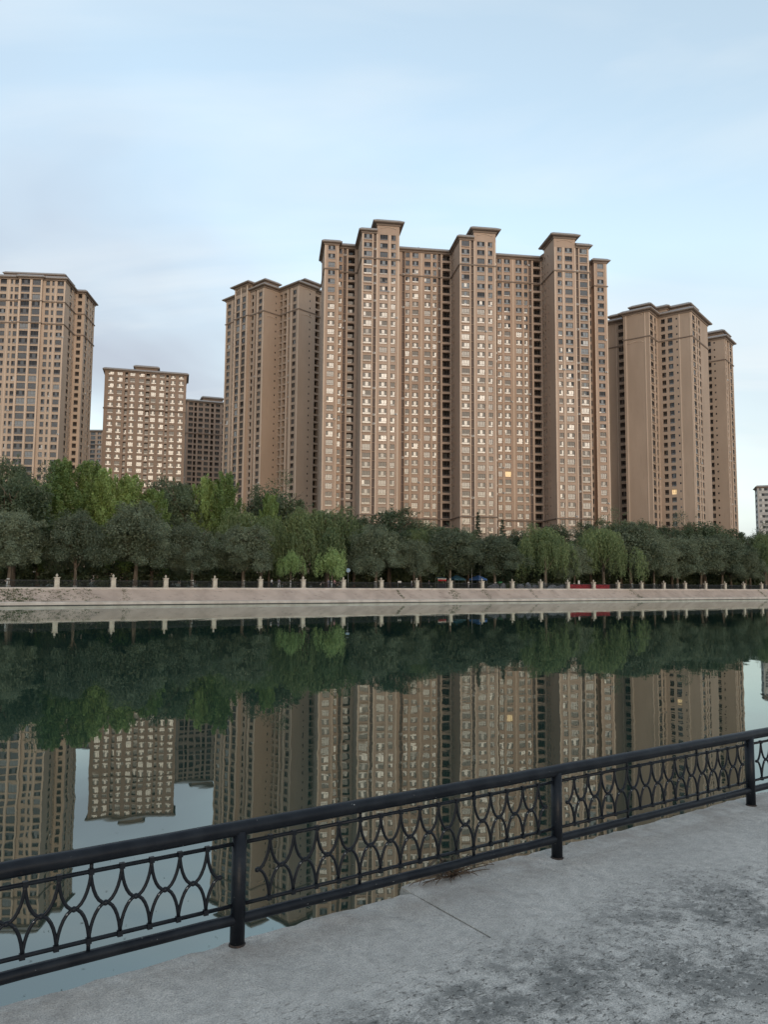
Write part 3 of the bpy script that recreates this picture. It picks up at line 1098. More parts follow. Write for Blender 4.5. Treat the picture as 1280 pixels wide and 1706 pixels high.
# ---- the big central block with three towers -------------------------------------------------
O = V2(-21.1, 259.7); aC = R(8.2)
eC, oC = V2(math.cos(aC), math.sin(aC)), V2(math.sin(aC), -math.cos(aC))
PC = lambda u, v: O + eC * u + oC * v
FL = 2.95
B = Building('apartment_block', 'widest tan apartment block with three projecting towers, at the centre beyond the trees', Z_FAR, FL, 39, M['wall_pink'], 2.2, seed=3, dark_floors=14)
B.place(PC(51, -5))
plan = [(0, 0), (4.9, 0), (4.9, -2.2), (11.7, -2.2), (11.7, 11), (24.3, 11), (24.3, -1.5), (45, -1.5), (45, 11), (57.6, 11), (57.6, -1.5), (78.3, -1.5),
        (78.3, 11), (90.9, 11), (90.9, -2.2), (97.5, -2.2), (97.5, 0), (102.4, 0), (102.4, -16), (0, -16)]
pp = [PC(*q) for q in plan]
towerA = [(2.0, 2.7, 'W'), (4.35, 0.95, 'p'), (7.35, 2.6, 'w'), (10.6, 1.5, 'w')]
pilA = [(0.22, 0.44, 0.12), (3.62, 0.26, 0.14), (5.05, 0.42, 0.14), (9.32, 0.5, 0.10), (12.3, 0.5, 0.12)]
towerB = [(12.6 - c, w, k) for c, w, k in towerA]
pilB = [(12.6 - c, w, d) for c, w, d in pilA]
link = [(3.5, 1.0, 'p'), (5.0, 1.45, 'n'), (7.8, 2.15, 'w'), (12.1, 2.15, 'w'), (14.7, 1.3, 'n'), (16.3, 1.0, 'p'), (18.9, 2.7, 'b')]
pilL = [(6.2, 0.3, 0.1), (9.95, 0.6, 0.12), (13.75, 0.3, 0.1), (17.2, 0.3, 0.1)]
spec = {0: ([(2.45, 2.35, 'w')], [(0.25, 0.5, 0.06), (4.65, 0.4, 0.06)]),
        2: ([(0.85, 1.05, 'n'), (2.35, 1.0, 'p'), (4.7, 2.3, 'b')], [(3.2, 0.25, 0.08)]),
        3: ([(1.2, 0.9, 'd'), (3.6, 0.8, 'd')], []),
        4: (towerA, pilA), 6: (link, pilL), 7: ([(1.2, 1.0, 'd'), (3.4, 1.0, 'd')], []), 8: (towerA, pilA), 10: (link, pilL),
        11: ([(1.2, 1.0, 'd'), (3.4, 1.0, 'd'), (6.5, 0.5, 's')], []), 12: (towerB, pilB),
        14: ([(1.9, 2.3, 'b'), (4.25, 1.0, 'p'), (5.75, 1.05, 'n')], [(3.4, 0.25, 0.08)]),
        16: ([(2.45, 2.35, 'w')], [(0.25, 0.4, 0.06), (4.65, 0.5, 0.06)]), 19: ([(4, 0.6, 's'), (9, 1.0, 'd')], [])}
for i in range(len(pp)):
    cols, pil = spec.get(i, ((), ()))
    lit = [(7.8, 12)] if i == 10 else ()
    B.edge(pp[i], pp[(i + 1) % len(pp)], cols, pil=pil, lit=lit)
zB = B.ztop
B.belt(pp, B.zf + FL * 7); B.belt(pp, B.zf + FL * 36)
tall = [(16.75, 24.3), (49.9, 57.6), (78.3, 86.0)]
for (a, c) in tall:
    q = [PC(a, 11), PC(c, 11), PC(c, 1), PC(a, 1)]
    B.block(q, zB - 0.02, zB + 3.7, 1.5, 1.15)
    B.arch(q[0], q[1], (c - a) / 2, 5.2, zB + 1.5, 0.8)
# lower cornices run up to the raised parts and stop there
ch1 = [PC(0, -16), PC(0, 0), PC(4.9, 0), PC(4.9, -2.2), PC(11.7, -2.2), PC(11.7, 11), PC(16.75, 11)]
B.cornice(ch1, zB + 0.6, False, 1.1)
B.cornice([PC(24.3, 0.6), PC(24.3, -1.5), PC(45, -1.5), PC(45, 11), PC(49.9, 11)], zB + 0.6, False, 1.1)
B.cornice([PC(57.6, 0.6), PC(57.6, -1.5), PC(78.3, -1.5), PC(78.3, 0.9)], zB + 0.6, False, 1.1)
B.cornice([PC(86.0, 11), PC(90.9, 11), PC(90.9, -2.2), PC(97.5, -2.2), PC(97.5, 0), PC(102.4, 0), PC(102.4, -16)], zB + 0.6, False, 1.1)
B.roof(pp, zB)
for (u_, v_, h_) in ((20.5, 6, 2.2), (34, -6, 3.0), (53.5, 5, 2.6), (70, -7, 2.4), (81.5, 5, 2.8)):
    a_ = MB(); q_ = PC(u_, v_)
    zt_ = zB + (4.5 if v_ > 0 else 0.9)
    a_.tube([(q_.x, q_.y, zt_ - 0.5), (q_.x, q_.y, zt_ + h_)], 0.06, 5)
    for k_ in (0.6, 0.8, 0.95):
        a_.tube([(q_.x - 0.35, q_.y, zt_ + h_ * k_), (q_.x + 0.35, q_.y, zt_ + h_ * k_)], 0.035, 4)
    B.part('antenna', a_, [M['metal_grey']])
B.finish(300)

# ---- stepped tower left of the central block ---------------------------------------------------
aM = R(-43.2)
eA, eB = V2(math.cos(aM), math.sin(aM)), V2(-math.sin(aM), math.cos(aM))
Cn = V2(-48.4, 302.2)
q0 = Cn - eA * 25.7
q2 = Cn + eB * 7.8
q3 = q2 + eA * 12.1
q4 = q3 + eB * 8.7
q5 = q4 - eA * 1.6
q6 = q5 + eB * 13
q7 = q6 - eA * 36.2
FL2 = 2.9
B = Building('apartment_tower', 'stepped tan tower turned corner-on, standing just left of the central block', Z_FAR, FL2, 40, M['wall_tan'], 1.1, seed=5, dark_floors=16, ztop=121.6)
B.variants = [1] * 25 + [7] * 30 + [2] * 25 + [0] * 8 + [5] * 3
B.place(Cn + eB * 8)
b0, b1 = q0 + eA * 7.6, q0 + eA * 16.6
nA = V2(eA.y, -eA.x)
bb0, bb1 = b0 + nA * 1.2, b1 + nA * 1.2
B.edge(q0, b0, [(2.2, 2.3, 'w'), (5.9, 0.9, 'n')], pil=[(0.3, 0.5, 0.08), (4.4, 0.4, 0.1)])
B.edge(b0, bb0, z1=124.6)
B.edge(bb0, bb1, [(2.3, 2.5, 'g'), (6.3, 2.5, 'g')], z1=124.6, pil=[(0.4, 0.6, 0.12), (4.3, 0.6, 0.12), (8.4, 0.7, 0.12)])
B.edge(bb1, b1, z1=124.6)
B.edge(b1, Cn, [(1.6, 1.5, 'd'), (3.6, 0.8, 'p'), (6.6, 2.2, 'w')], pil=[(4.9, 0.4, 0.1), (8.6, 0.6, 0.08)])
B.edge(Cn, q2, [(6.1, 0.6, 's')])
B.edge(q2, q3, [(1.0, 1.5, 'b'), (3.6, 1.8, 'b'), (6.1, 0.7, 'p'), (9.4, 2.1, 'w')], pil=[(5.3, 0.4, 0.1), (7.6, 0.5, 0.1), (11.7, 0.5, 0.06)])
B.edge(q3, q4, [(5.8, 0.6, 's')])
B.edge(q4, q5)
B.edge(q5, q6, [(2.4, 2.6, 'b'), (6.6, 1.6, 'b'), (10.5, 2.0, 'w')])
B.edge(q6, q7); B.edge(q7, q0, [(3, 1.4, 'w')])
allp = [q0, b0, bb0, bb1, b1, Cn, q2, q3, q4, q5, q6, q7]
zbelt = B.zf + FL2 * 37
B.belt(allp, zbelt)
B.belt(allp, B.zf + FL2 * 7)
B.block([bb0, bb1, bb1 - nA * 7, bb0 - nA * 7], 121.0, 124.6, 1.5, 1.1)
B.arch(bb0, bb1, 4.5, 6.0, 122.3, 1.0)
B.arch(Cn, q2, 3.9, 4.6, zbelt - 2.0, 0.5); B.arch(Cn, q2, 3.9, 4.6, 119.6, 0.6)
B.arch(q3, q4, 4.2, 4.6, zbelt - 2.0, 0.5); B.arch(q3, q4, 4.2, 4.6, 119.6, 0.6)
B.cornice([b1, Cn, q2, q3, q4, q5, q6, q7, q0, b0], 121.6, False, 1.4, 1.1)
B.roof(allp, 121.0)
top2 = [q2 - eA * 3, q2 + eA * 3.5, q2 + eA * 3.5 + eB * 9, q2 - eA * 3 + eB * 9]
B.block([Cn + eB * 1.5 - eA * 8, Cn + eB * 1.5 - eA * 1.5, Cn + eB * 8 - eA * 1.5, Cn + eB * 8 - eA * 8], 121.0, 124.3, 1.2, 1.0)
B.block([q3 + eB * 4 - eA * 7, q3 + eB * 4 - eA * 1.2, q3 + eB * 12 - eA * 1.2, q3 + eB * 12 - eA * 7], 121.0, 124.0, 1.2, 1.0)
B.finish(300)

# ---- tower at the left edge ----------------------------------------------------------------------
aL = R(4.9)
eL, dL = V2(math.cos(aL), math.sin(aL)), V2(-math.sin(aL), math.cos(aL))
F1 = V2(-123.7, 292.4); F0 = F1 - eL * 31
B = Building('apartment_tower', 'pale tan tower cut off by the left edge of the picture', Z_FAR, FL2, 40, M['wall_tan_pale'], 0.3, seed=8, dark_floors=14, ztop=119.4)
B.variants = [1] * 40 + [7] * 25 + [0] * 15 + [4] * 4 + [2] * 12 + [5] * 4
B.place(F1 - eL * 8 + dL * 8)
nL = V2(eL.y, -eL.x)
g0, g1 = F1 - eL * 16.9, F1 - eL * 8.3
gg0, gg1 = g0 + nL * 0.9, g1 + nL * 0.9
LF = 31 - 16.9
B.edge(F0, g0, [(31 - 29.0, 3.0, 'g'), (31 - 26.2, 0.8, 'n'), (31 - 23.0, 2.3, 'w'), (31 - 19.9, 0.85, 'n'), (31 - 18.1, 1.4, 'n')], pil=[(31 - 25.0, 0.4, 0.08), (31 - 20.9, 0.4, 0.08)])
B.edge(g0, gg0)
B.edge(gg0, gg1, [(2.35, 3.2, 'g'), (6.55, 3.2, 'g')], pil=[(0.3, 0.6, 0.15), (4.4, 0.6, 0.15), (8.3, 0.6, 0.15)])
B.edge(gg1, g1)
B.edge(g1, F1, [(1.75, 1.4, 'n'), (3.75, 0.85, 'n'), (6.5, 2.3, 'w')], pil=[(4.8, 0.4, 0.08), (8.1, 0.4, 0.06)])
s1 = F1 + dL * 13; s2 = s1 + eL * 3.6; s3 = s2 + dL * 14; s4 = s3 - eL * 34.6
B.edge(F1, s1, [(7.2, 2.8, 'w'), (11.4, 1.2, 'd')])
B.edge(s1, s2, [(1.7, 1.6, 'd')])
B.edge(s2, s3, [(3.4, 3.0, 'w'), (8.4, 1.2, 'd'), (11.5, 1.6, 'w')])
B.edge(s3, s4); B.edge(s4, F0)
allp = [F0, g0, gg0, gg1, g1, F1, s1, s2, s3, s4]
for k in (7, 34, 37):
    B.belt(allp, B.zf + FL2 * k)
B.cornice(allp, 119.4, True, 1.1)
B.roof(allp, 119.2)
B.block([g0 - eL * 6 + dL * 1.2, F1 - eL * 1.0 + dL * 1.2, F1 - eL * 1.0 + dL * 11, g0 - eL * 6 + dL * 11], 119.2, 121.3, 0.9, 0.8)
B.finish(300)


# ---- the slab towers further back on the left ----------------------------------------------------
def slab_tower(name, label, F, ang, L, depth, ztop, fl, cols, pent, wall, seed, dark=0, belts=(), lim=300, side=None, zmin=14):
    e, d = V2(math.cos(ang), math.sin(ang)), V2(-math.sin(ang), math.cos(ang))
    nf = int((ztop - Z_FAR) / fl)
    B = Building(name, label, Z_FAR, fl, nf, wall, ztop - Z_FAR - nf * fl, seed=seed, dark_floors=dark, ztop=ztop)
    B.place(F + e * (L / 2) + d * (depth / 2))
    p = [F, F + e * L, F + e * L + d * depth, F + d * depth]
    B.edge(p[0], p[1], cols)
    B.edge(p[1], p[2], side or [(depth * 0.3, 1.2, 'd'), (depth * 0.7, 1.6, 'w')])
    B.edge(p[2], p[3])
    B.edge(p[3], p[0], side or [(depth * 0.3, 1.6, 'w'), (depth * 0.7, 1.2, 'd')])
    for k in belts:
        B.belt(p, ztop - k * fl)
    B.cornice(p, ztop, True, 1.0, 0.9)
    B.roof(p, ztop)
    for (a, c, h) in pent:
        B.block([F + e * a + d * 1.5, F + e * c + d * 1.5, F + e * c + d * (depth - 2), F + e * a + d * (depth - 2)], ztop - 0.1, ztop + h, 1.0, 0.9)
    return B


cs = [(2.7, 2.3, 'w'), (6.4, 2.2, 'w'), (9.2, 1.2, 'b'), (11.8, 2.1, 'w'), (15.7, 2.2, 'w'), (18.4, 1.6, 'b'), (20.9, 2.1, 'w'), (24.5, 2.1, 'w'), (26.8, 1.1, 'b'), (29.3, 2.1, 'w'), (32.9, 2.2, 'w')]
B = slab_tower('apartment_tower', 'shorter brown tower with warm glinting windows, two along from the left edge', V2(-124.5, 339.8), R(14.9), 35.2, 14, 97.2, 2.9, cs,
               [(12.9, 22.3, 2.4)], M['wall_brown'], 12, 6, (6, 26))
B.variants = [0] * 75 + [4] * 8 + [1] * 8 + [5] * 5
B.win = [(q, r, w, h, (B.rng.choice(B.variants) if v in (1, 7) else v), nr) for (q, r, w, h, v, nr) in B.win]
B.finish(300)
cs = [(2.2, 2.2, 'w'), (4.6, 1.3, 'b'), (7.3, 2.2, 'w'), (10.6, 2.2, 'w'), (13.4, 1.5, 'b'), (16.3, 2.2, 'w'), (19.8, 2.2, 'w'), (22.4, 1.2, 'b')]
B = slab_tower('apartment_tower', 'distant dark-windowed brown tower, half hidden behind the stepped tower', V2(-104.9, 406.8), R(20), 25, 14, 99.0, 2.9, cs,
               [(8.5, 18.5, 2.6)], M['wall_brown'], 13, 40, (6,))
B.finish(300)
cs = [(2.5, 2.2, 'w'), (6, 1.2, 'n'), (9.5, 3.0, 'g'), (13.5, 2.2, 'w'), (17, 1.2, 'n')]
B = slab_tower('apartment_tower', 'farthest pale tower, a sliver low between the two left-hand towers', V2(-191.0, 479.5), R(0), 20, 14, 96.2, 2.9, cs, [], M['wall_pink'], 14, 20, (3,))
B.finish(300)
B = slab_tower('apartment_tower', 'thin strip of a brown tower showing between the central block and the twin-roofed tower', V2(105.0, 384), R(6), 18, 14, 109.0, 2.9,
               [(3, 2, 'w'), (7, 1.2, 'b'), (11, 2, 'w'), (15, 2, 'w')], [], M['wall_brown'], 15, 40, (3,))
B.finish(120)

# ---- towers on the right --------------------------------------------------------------------------
aR = R(-38)
eA, eB = V2(math.cos(aR), math.sin(aR)), V2(-math.sin(aR), math.cos(aR))
Cn = V2(95.9, 276.4)
p0 = Cn - eA * 9.6
w1 = p0 + eB * 6.0
w0 = w1 - eA * 9.6
r1 = Cn + eB * 9.3
r2 = r1 + eA * 12.2
r3 = r2 + eB * 11.5
r4 = r3 + eB * 9
r5 = r4 - eA * 31
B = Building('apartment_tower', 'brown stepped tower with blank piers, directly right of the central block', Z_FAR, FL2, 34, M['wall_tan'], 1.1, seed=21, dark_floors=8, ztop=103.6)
B.variants = [7] * 30 + [1] * 25 + [2] * 25 + [0] * 14 + [3] * 6
B.place(Cn + eB * 9)
B.edge(w0, w1, [(6.4, 2.0, 'd')], pil=[(4.6, 0.3, 0.1)])
B.edge(w1, p0)
B.edge(p0, Cn, pil=[(1.0, 0.5, 0.1), (8.1, 0.4, 0.1)])
B.edge(Cn, r1, [(2.5, 2.9, 'W'), (6.6, 1.5, 'n')], pil=[(0.4, 0.5, 0.1), (4.7, 0.5, 0.12), (8.2, 0.4, 0.1)])
B.edge(r1, r2, [(1.9, 1.5, 'd'), (4.5, 1.75, 'd'), (6.9, 0.6, 's')], pil=[(7.9, 0.4, 0.1), (11.9, 0.4, 0.06)], lit=[(4.5, 11)])
B.edge(r2, r3, [(2.6, 2.9, 'W'), (6.6, 1.2, 'n'), (9.6, 2.2, 'w')], pil=[(0.4, 0.5, 0.1), (4.9, 0.5, 0.12), (8.0, 0.4, 0.1)])
B.edge(r3, r4); B.edge(r4, r5); B.edge(r5, w0, [(3, 1.4, 'w'), (7, 1.2, 'w')])
allp = [w0, w1, p0, Cn, r1, r2, r3, r4, r5]
zb = B.zf + FL2 * 31
B.belt(allp, zb); B.belt(allp, B.zf + FL2 * 7)
B.arch(p0, Cn, 4.6, 5.6, zb - 1.9, 0.6); B.arch(p0, Cn, 4.6, 5.6, 102.0, 0.5)
B.cornice(allp, 103.6, True, 1.5, 1.1)
B.roof(allp, 103.4)
for (o_, la, lb) in ((Cn - eA * 7 + eB * 3, 6, 6), (Cn - eA * 3.5 + eB * 9, 7, 7), (r2 - eA * 10 + eB * 2.2, 8.5, 7), (w1 - eA * 7.5 + eB * 2, 5, 5)):
    B.block([o_, o_ + eA * la, o_ + eA * la + eB * lb, o_ + eB * lb], 103.3, 106.2, 1.4, 1.0)
B.finish(300)

Cn = V2(135.6, 304.2)
p0 = Cn - eA * 12
p2 = Cn + eB * 12
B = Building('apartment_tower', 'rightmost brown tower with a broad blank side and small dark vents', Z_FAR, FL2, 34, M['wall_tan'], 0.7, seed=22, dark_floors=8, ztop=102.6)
B.variants = [7] * 30 + [1] * 30 + [2] * 25 + [0] * 10
B.place(Cn + eB * 6 - eA * 6)
B.edge(p0, Cn, [(5.9, 1.6, 'd'), (8.0, 0.6, 's')])
B.edge(Cn, p2, [(1.4, 0.9, 'n'), (4.6, 1.8, 'p'), (8.4, 2.6, 'W')], pil=[(0.3, 0.3, 0.08), (2.9, 0.3, 0.1), (6.3, 0.4, 0.12), (11.6, 0.5, 0.08)])
B.edge(p2, p2 - eA * 12); B.edge(p2 - eA * 12, p0)
allp = [p0, Cn, p2, p2 - eA * 12]
B.belt(allp, B.zf + FL2 * 31); B.cornice(allp, 102.6, True, 1.3, 1.0); B.roof(allp, 102.4)
o_ = Cn - eA * 8.5 + eB * 2
B.block([o_, o_ + eA * 7, o_ + eA * 7 + eB * 8, o_ + eB * 8], 102.4, 105.4, 1.4, 1.0)
B.finish(300)

cs = [(4.6, 7.4, 'r'), (13.5, 8.4, 'r')]
B = slab_tower('office_building', 'low white building with dark window bands at the right edge', V2(227.8, 473), R(-20), 20, 14, 63.5, 3.3, cs, [], M['white_wall'], 31, 0, (), 60, [(7, 8, 'r')])
B.finish(120)

# ------------------------------------------------------------------ trees
def leaf_quads(P, D, ln, wd, N=None):
    """P (n,3) leaf centres, D (n,3) leaf directions, lengths and widths -> (n,4,3) quads"""
    n = len(P)
    D = D / np.maximum(1e-6, np.linalg.norm(D, axis=1, keepdims=True))
    r = nrng.normal(size=(n, 3))
    if N is not None:                    # blades lie roughly across the outward direction, as on a real spray
        r = np.cross(N + nrng.normal(size=(n, 3)) * 0.45, D) + r * 0.05
        S = r
    else:
        S = np.cross(D, r); S /= np.maximum(1e-6, np.linalg.norm(S, axis=1, keepdims=True))
    a = D * ln[:, None] * 0.5; s = S * wd[:, None] * 0.5
    return np.stack([P - a, P + s - a * 0.1, P + a, P - s - a * 0.1], 1)


def shell_points(n, power=0.45):
    d = nrng.normal(size=(n, 3)); d /= np.linalg.norm(d, axis=1, keepdims=True)
    return d * (nrng.uniform(0, 1, (n, 1)) ** power)


def crown_round(name, material, W=5.2, z0=2.0, z1=12.0, clumps=75, per=330, lobes=6, droop=0.5, leaf=(0.20, 0.42), seed=0, skirt=True):
    """billowing crown: lobes carry clumps, clumps carry leaves"""
    global nrng
    nrng = np.random.default_rng(seed)
    H = (z1 - z0)
    Q = []
    lob = []
    for i in range(lobes):
        a = 2 * math.pi * (i / lobes) + nrng.uniform(-0.5, 0.5)
        r = W * nrng.uniform(0.30, 0.58)
        lob.append((np.array([r * math.cos(a), r * math.sin(a), z0 + H * nrng.uniform(0.20, 0.58)]), W * nrng.uniform(0.42, 0.62)))
    for i in range(lobes if skirt else 0):      # low skirt of hanging boughs
        a = 2 * math.pi * ((i + 0.5) / lobes) + nrng.uniform(-0.4, 0.4)
        lob.append((np.array([W * 0.60 * math.cos(a), W * 0.60 * math.sin(a), z0 + H * nrng.uniform(0.17, 0.27)]), W * nrng.uniform(0.24, 0.34)))
    for i in range(3):
        lob.append((np.array([nrng.normal(0, W * 0.16), nrng.normal(0, W * 0.16), z0 + H * nrng.uniform(0.62, 0.78)]), W * nrng.uniform(0.40, 0.55)))
    for k in range(clumps):
        c, r = lob[k % len(lob)]
        d = nrng.normal(size=3); d /= np.linalg.norm(d)
        if d[2] < -0.6: d[2] *= -0.5
        cc_ = c + d * r * nrng.uniform(0.62, 1.02) * np.array([1, 1, 0.85])
        cr_ = nrng.uniform(0.55, 1.15) * W / 5.2
        n = int(per * nrng.uniform(0.6, 1.3))
        p = shell_points(n, 0.5) * np.array([cr_, cr_, cr_ * nrng.uniform(0.8, 1.25)])
        D = p * 0.8 + d * 0.5 + nrng.normal(size=(n, 3)) * 0.4
        D[:, 2] -= droop * nrng.uniform(0.2, 1.4, n)
        p = p + cc_
        p[:, 2] -= droop * 0.5 * (np.linalg.norm(p[:, :2] - cc_[:2], axis=1))
        Nn = (p - cc_) / cr_ + d * 0.8 + np.array([0, 0, 0.35])
        Q.append(leaf_quads(p, D, nrng.uniform(leaf[0], leaf[1], n), nrng.uniform(0.06, 0.125, n), Nn))
    # inner leaves so that the crown closes
    n = clumps * per // 6
    p = shell_points(n, 0.6) * np.array([W * 0.72, W * 0.72, H * 0.38]) + np.array([0, 0, z0 + H * 0.5])
    Q.append(leaf_quads(p, nrng.normal(size=(n, 3)) + np.array([0, 0, -0.4]), nrng.uniform(0.3, 0.55, n), nrng.uniform(0.12, 0.22, n)))
    # stray sprays outside the outline
    for k in range(26):
        c, r = lob[k % len(lob)]
        d = nrng.normal(size=3); d /= np.linalg.norm(d); d[2] = abs(d[2])
        s0 = c + d * r * 0.95
        m_ = 26
        t = nrng.uniform(0, 1, (m_, 1))
        p = s0 + d * t * nrng.uniform(0.5, 1.3) + nrng.normal(size=(m_, 3)) * 0.10
        p[:, 2] -= (t[:, 0] ** 2) * 0.5 * droop
        Q.append(leaf_quads(p, d + nrng.normal(size=(m_, 3)) * 0.5, nrng.uniform(0.16, 0.32, m_), nrng.uniform(0.05, 0.1, m_)))
    return quads_mesh(name, np.concatenate(Q), material)


def crown_weeping(name, material, W=5.0, z0=1.8, z1=12.0, strands=520, seed=0, leaf=(0.20, 0.40), density=9.0):
    global nrng
    nrng = np.random.default_rng(seed)
    Q = []
    H = z1 - z0
    heads = [(nrng.normal(0, W * 0.42), nrng.normal(0, W * 0.42), z0 + H * nrng.uniform(0.62, 0.92)) for _ in range(16)]
    for i in range(strands):
        hx, hy, hz = heads[i % len(heads)]
        a = nrng.uniform(0, 2 * math.pi); rr_ = nrng.uniform(0.1, 0.33) * W
        x0, y0 = hx + math.cos(a) * rr_ * 0.25, hy + math.sin(a) * rr_ * 0.25
        rad = math.hypot(x0, y0)
        top = hz + nrng.uniform(-0.8, 0.6) - 0.25 * (rad / W) ** 2 * H
        x1, y1 = hx + math.cos(a) * rr_, hy + math.sin(a) * rr_
        Ls = nrng.uniform(0.18, 0.62) * H * (0.7 + 0.3 * min(1.2, rad / W))
        Ls = min(Ls, top - z0 * nrng.uniform(0.6, 1.2))
        if Ls < 0.5: continue
        n = int(density * (Ls + rr_))
        t = np.sort(nrng.uniform(0, 1, n))
        out = np.minimum(1, t * 2.6) ** 0.7
        px_ = x0 + (x1 - x0) * out; py_ = y0 + (y1 - y0) * out
        pz_ = top + 0.35 * np.sin(np.minimum(1, t * 3) * math.pi) - Ls * np.maximum(0, t - 0.1) / 0.9
        p = np.stack([px_, py_, pz_], 1) + nrng.normal(size=(n, 3)) * np.array([0.10, 0.10, 0.08])
        D = np.stack([(x1 - x0) * (1 - out) + nrng.normal(0, 0.25, n), (y1 - y0) * (1 - out) + nrng.normal(0, 0.25, n), -np.ones(n)], 1)
        Q.append(leaf_quads(p, D, nrng.uniform(leaf[0], leaf[1], n), nrng.uniform(0.05, 0.11, n)))
    n = strands * 7
    p = shell_points(n, 0.6) * np.array([W * 0.62, W * 0.62, H * 0.30]) + np.array([0, 0, z0 + H * 0.60])
    Q.append(leaf_quads(p, np.tile([0, 0, -1.0], (n, 1)) + nrng.normal(size=(n, 3)) * 0.5, nrng.uniform(0.25, 0.5, n), nrng.uniform(0.1, 0.18, n)))
    return quads_mesh(name, np.concatenate(Q), material)


def crown_upright(name, material, W=4.2, z0=3.0, z1=20.0, clumps=120, per=230, seed=0):
    """poplar: ascending leafy branches"""
    global nrng
    nrng = np.random.default_rng(seed)
    Q = []
    H = z1 - z0
    for k in range(clumps):
        t = nrng.uniform(0.02, 1.0) ** 0.8
        rmax = W * (math.sin(math.pi * min(1, 0.18 + t * 0.78)) ** 0.7)
        a = nrng.uniform(0, 2 * math.pi); r = rmax * nrng.uniform(0.35, 1.0)
        c = np.array([r * math.cos(a), r * math.sin(a), z0 + H * t * 0.93])
        ax = np.array([math.cos(a) * 0.45, math.sin(a) * 0.45, 1.0])
        n = int(per * nrng.uniform(0.6, 1.3))
        s = nrng.uniform(-1, 1, (n, 1))
        p = c + ax * s * nrng.uniform(0.7, 1.5) + shell_points(n, 0.5) * nrng.uniform(0.45, 0.75) * (1.15 - 0.6 * s)
        D = nrng.normal(size=(n, 3)) + ax * 0.4
        Nn = (p - c) + np.array([math.cos(a), math.sin(a), 0.5]) * 0.6
        Q.append(leaf_quads(p, D, nrng.uniform(0.17, 0.30, n), nrng.uniform(0.12, 0.20, n), Nn))
    n = clumps * per // 7
    p = shell_points(n, 0.6) * np.array([W * 0.6, W * 0.6, H * 0.42]) + np.array([0, 0, z0 + H * 0.48])
    Q.append(leaf_quads(p, nrng.normal(size=(n, 3)), nrng.uniform(0.3, 0.5, n), nrng.uniform(0.2, 0.32, n)))
    return quads_mesh(name, np.concatenate(Q), material)


def crown_conifer(name, material, W=2.2, z0=1.0, z1=12.0, seed=0):
    global nrng
    nrng = np.random.default_rng(seed)
    Q = []
    H = z1 - z0
    for k in range(26):
        t = k / 25
        R_ = W * (1 - t) ** 0.85 + 0.12
        nb = max(4, int(9 * (1 - t) + 3))
        for j in range(nb):
            a = 2 * math.pi * (j + nrng.uniform(-0.3, 0.3)) / nb
            n = int(40 + 60 * (1 - t))
            s = nrng.uniform(0.1, 1, (n, 1))
            d = np.array([math.cos(a), math.sin(a), -0.12])
            p = np.array([0, 0, z0 + H * t + nrng.uniform(-0.1, 0.1)]) + d * s * R_ * nrng.uniform(0.8, 1.1) + nrng.normal(size=(n, 3)) * 0.10
            Q.append(leaf_quads(p, d + nrng.normal(size=(n, 3)) * 0.7, nrng.uniform(0.15, 0.28, n), nrng.uniform(0.05, 0.1, n)))
    return quads_mesh(name, np.concatenate(Q), material)


def trunk_mesh(name, h, r, limbs=6, spread=2.6, seed=0, fork=0.35, lean=0.3):
    rr = random.Random(seed)
    b = MB()
    lx, ly = rr.uniform(-lean, lean), rr.uniform(-lean, lean)
    pts = [(0, 0, -0.1), (lx * 0.1, ly * 0.1, h * 0.12), (lx * 0.4, ly * 0.4, h * fork), (lx * 0.8, ly * 0.7, h * 0.6), (lx, ly, h * 0.85)]
    b.tube(pts, [r * 1.25, r, r * 0.82, r * 0.5, r * 0.15], 9)
    for i in range(limbs):
        a = 2 * math.pi * i / limbs + rr.uniform(-0.4, 0.4)
        t = rr.uniform(fork * 0.8, 0.62)
        z = h * t
        s = spread * rr.uniform(0.7, 1.15)
        c = Vector((lx * t, ly * t, z))
        e = c + Vector((math.cos(a) * s, math.sin(a) * s, h * rr.uniform(0.18, 0.34)))
        mid = c.lerp(e, 0.5) + Vector((0, 0, h * 0.04))
        b.tube([c, mid, e], [r * 0.5, r * 0.32, r * 0.08], 6)
        for q in range(2):
            a2 = a + rr.uniform(-0.9, 0.9)
            e2 = mid + Vector((math.cos(a2) * s * 0.6, math.sin(a2) * s * 0.6, h * rr.uniform(0.08, 0.2)))
            b.tube([mid, mid.lerp(e2, 0.5) + Vector((0, 0, 0.15)), e2], [r * 0.25, r * 0.16, r * 0.05], 5)
    return b.mesh(name, M['bark'], True)


def wash_mesh(r):
    b = MB()
    b.lathe([(r * 1.34, 0.0), (r * 1.14, 0.35), (r * 1.07, 1.0)], 10)
    b.lathe([(r * 1.05, 1.16), (r * 1.02, 1.36)], 10)
    return b.mesh('whitewash', M['whitewash'], True)


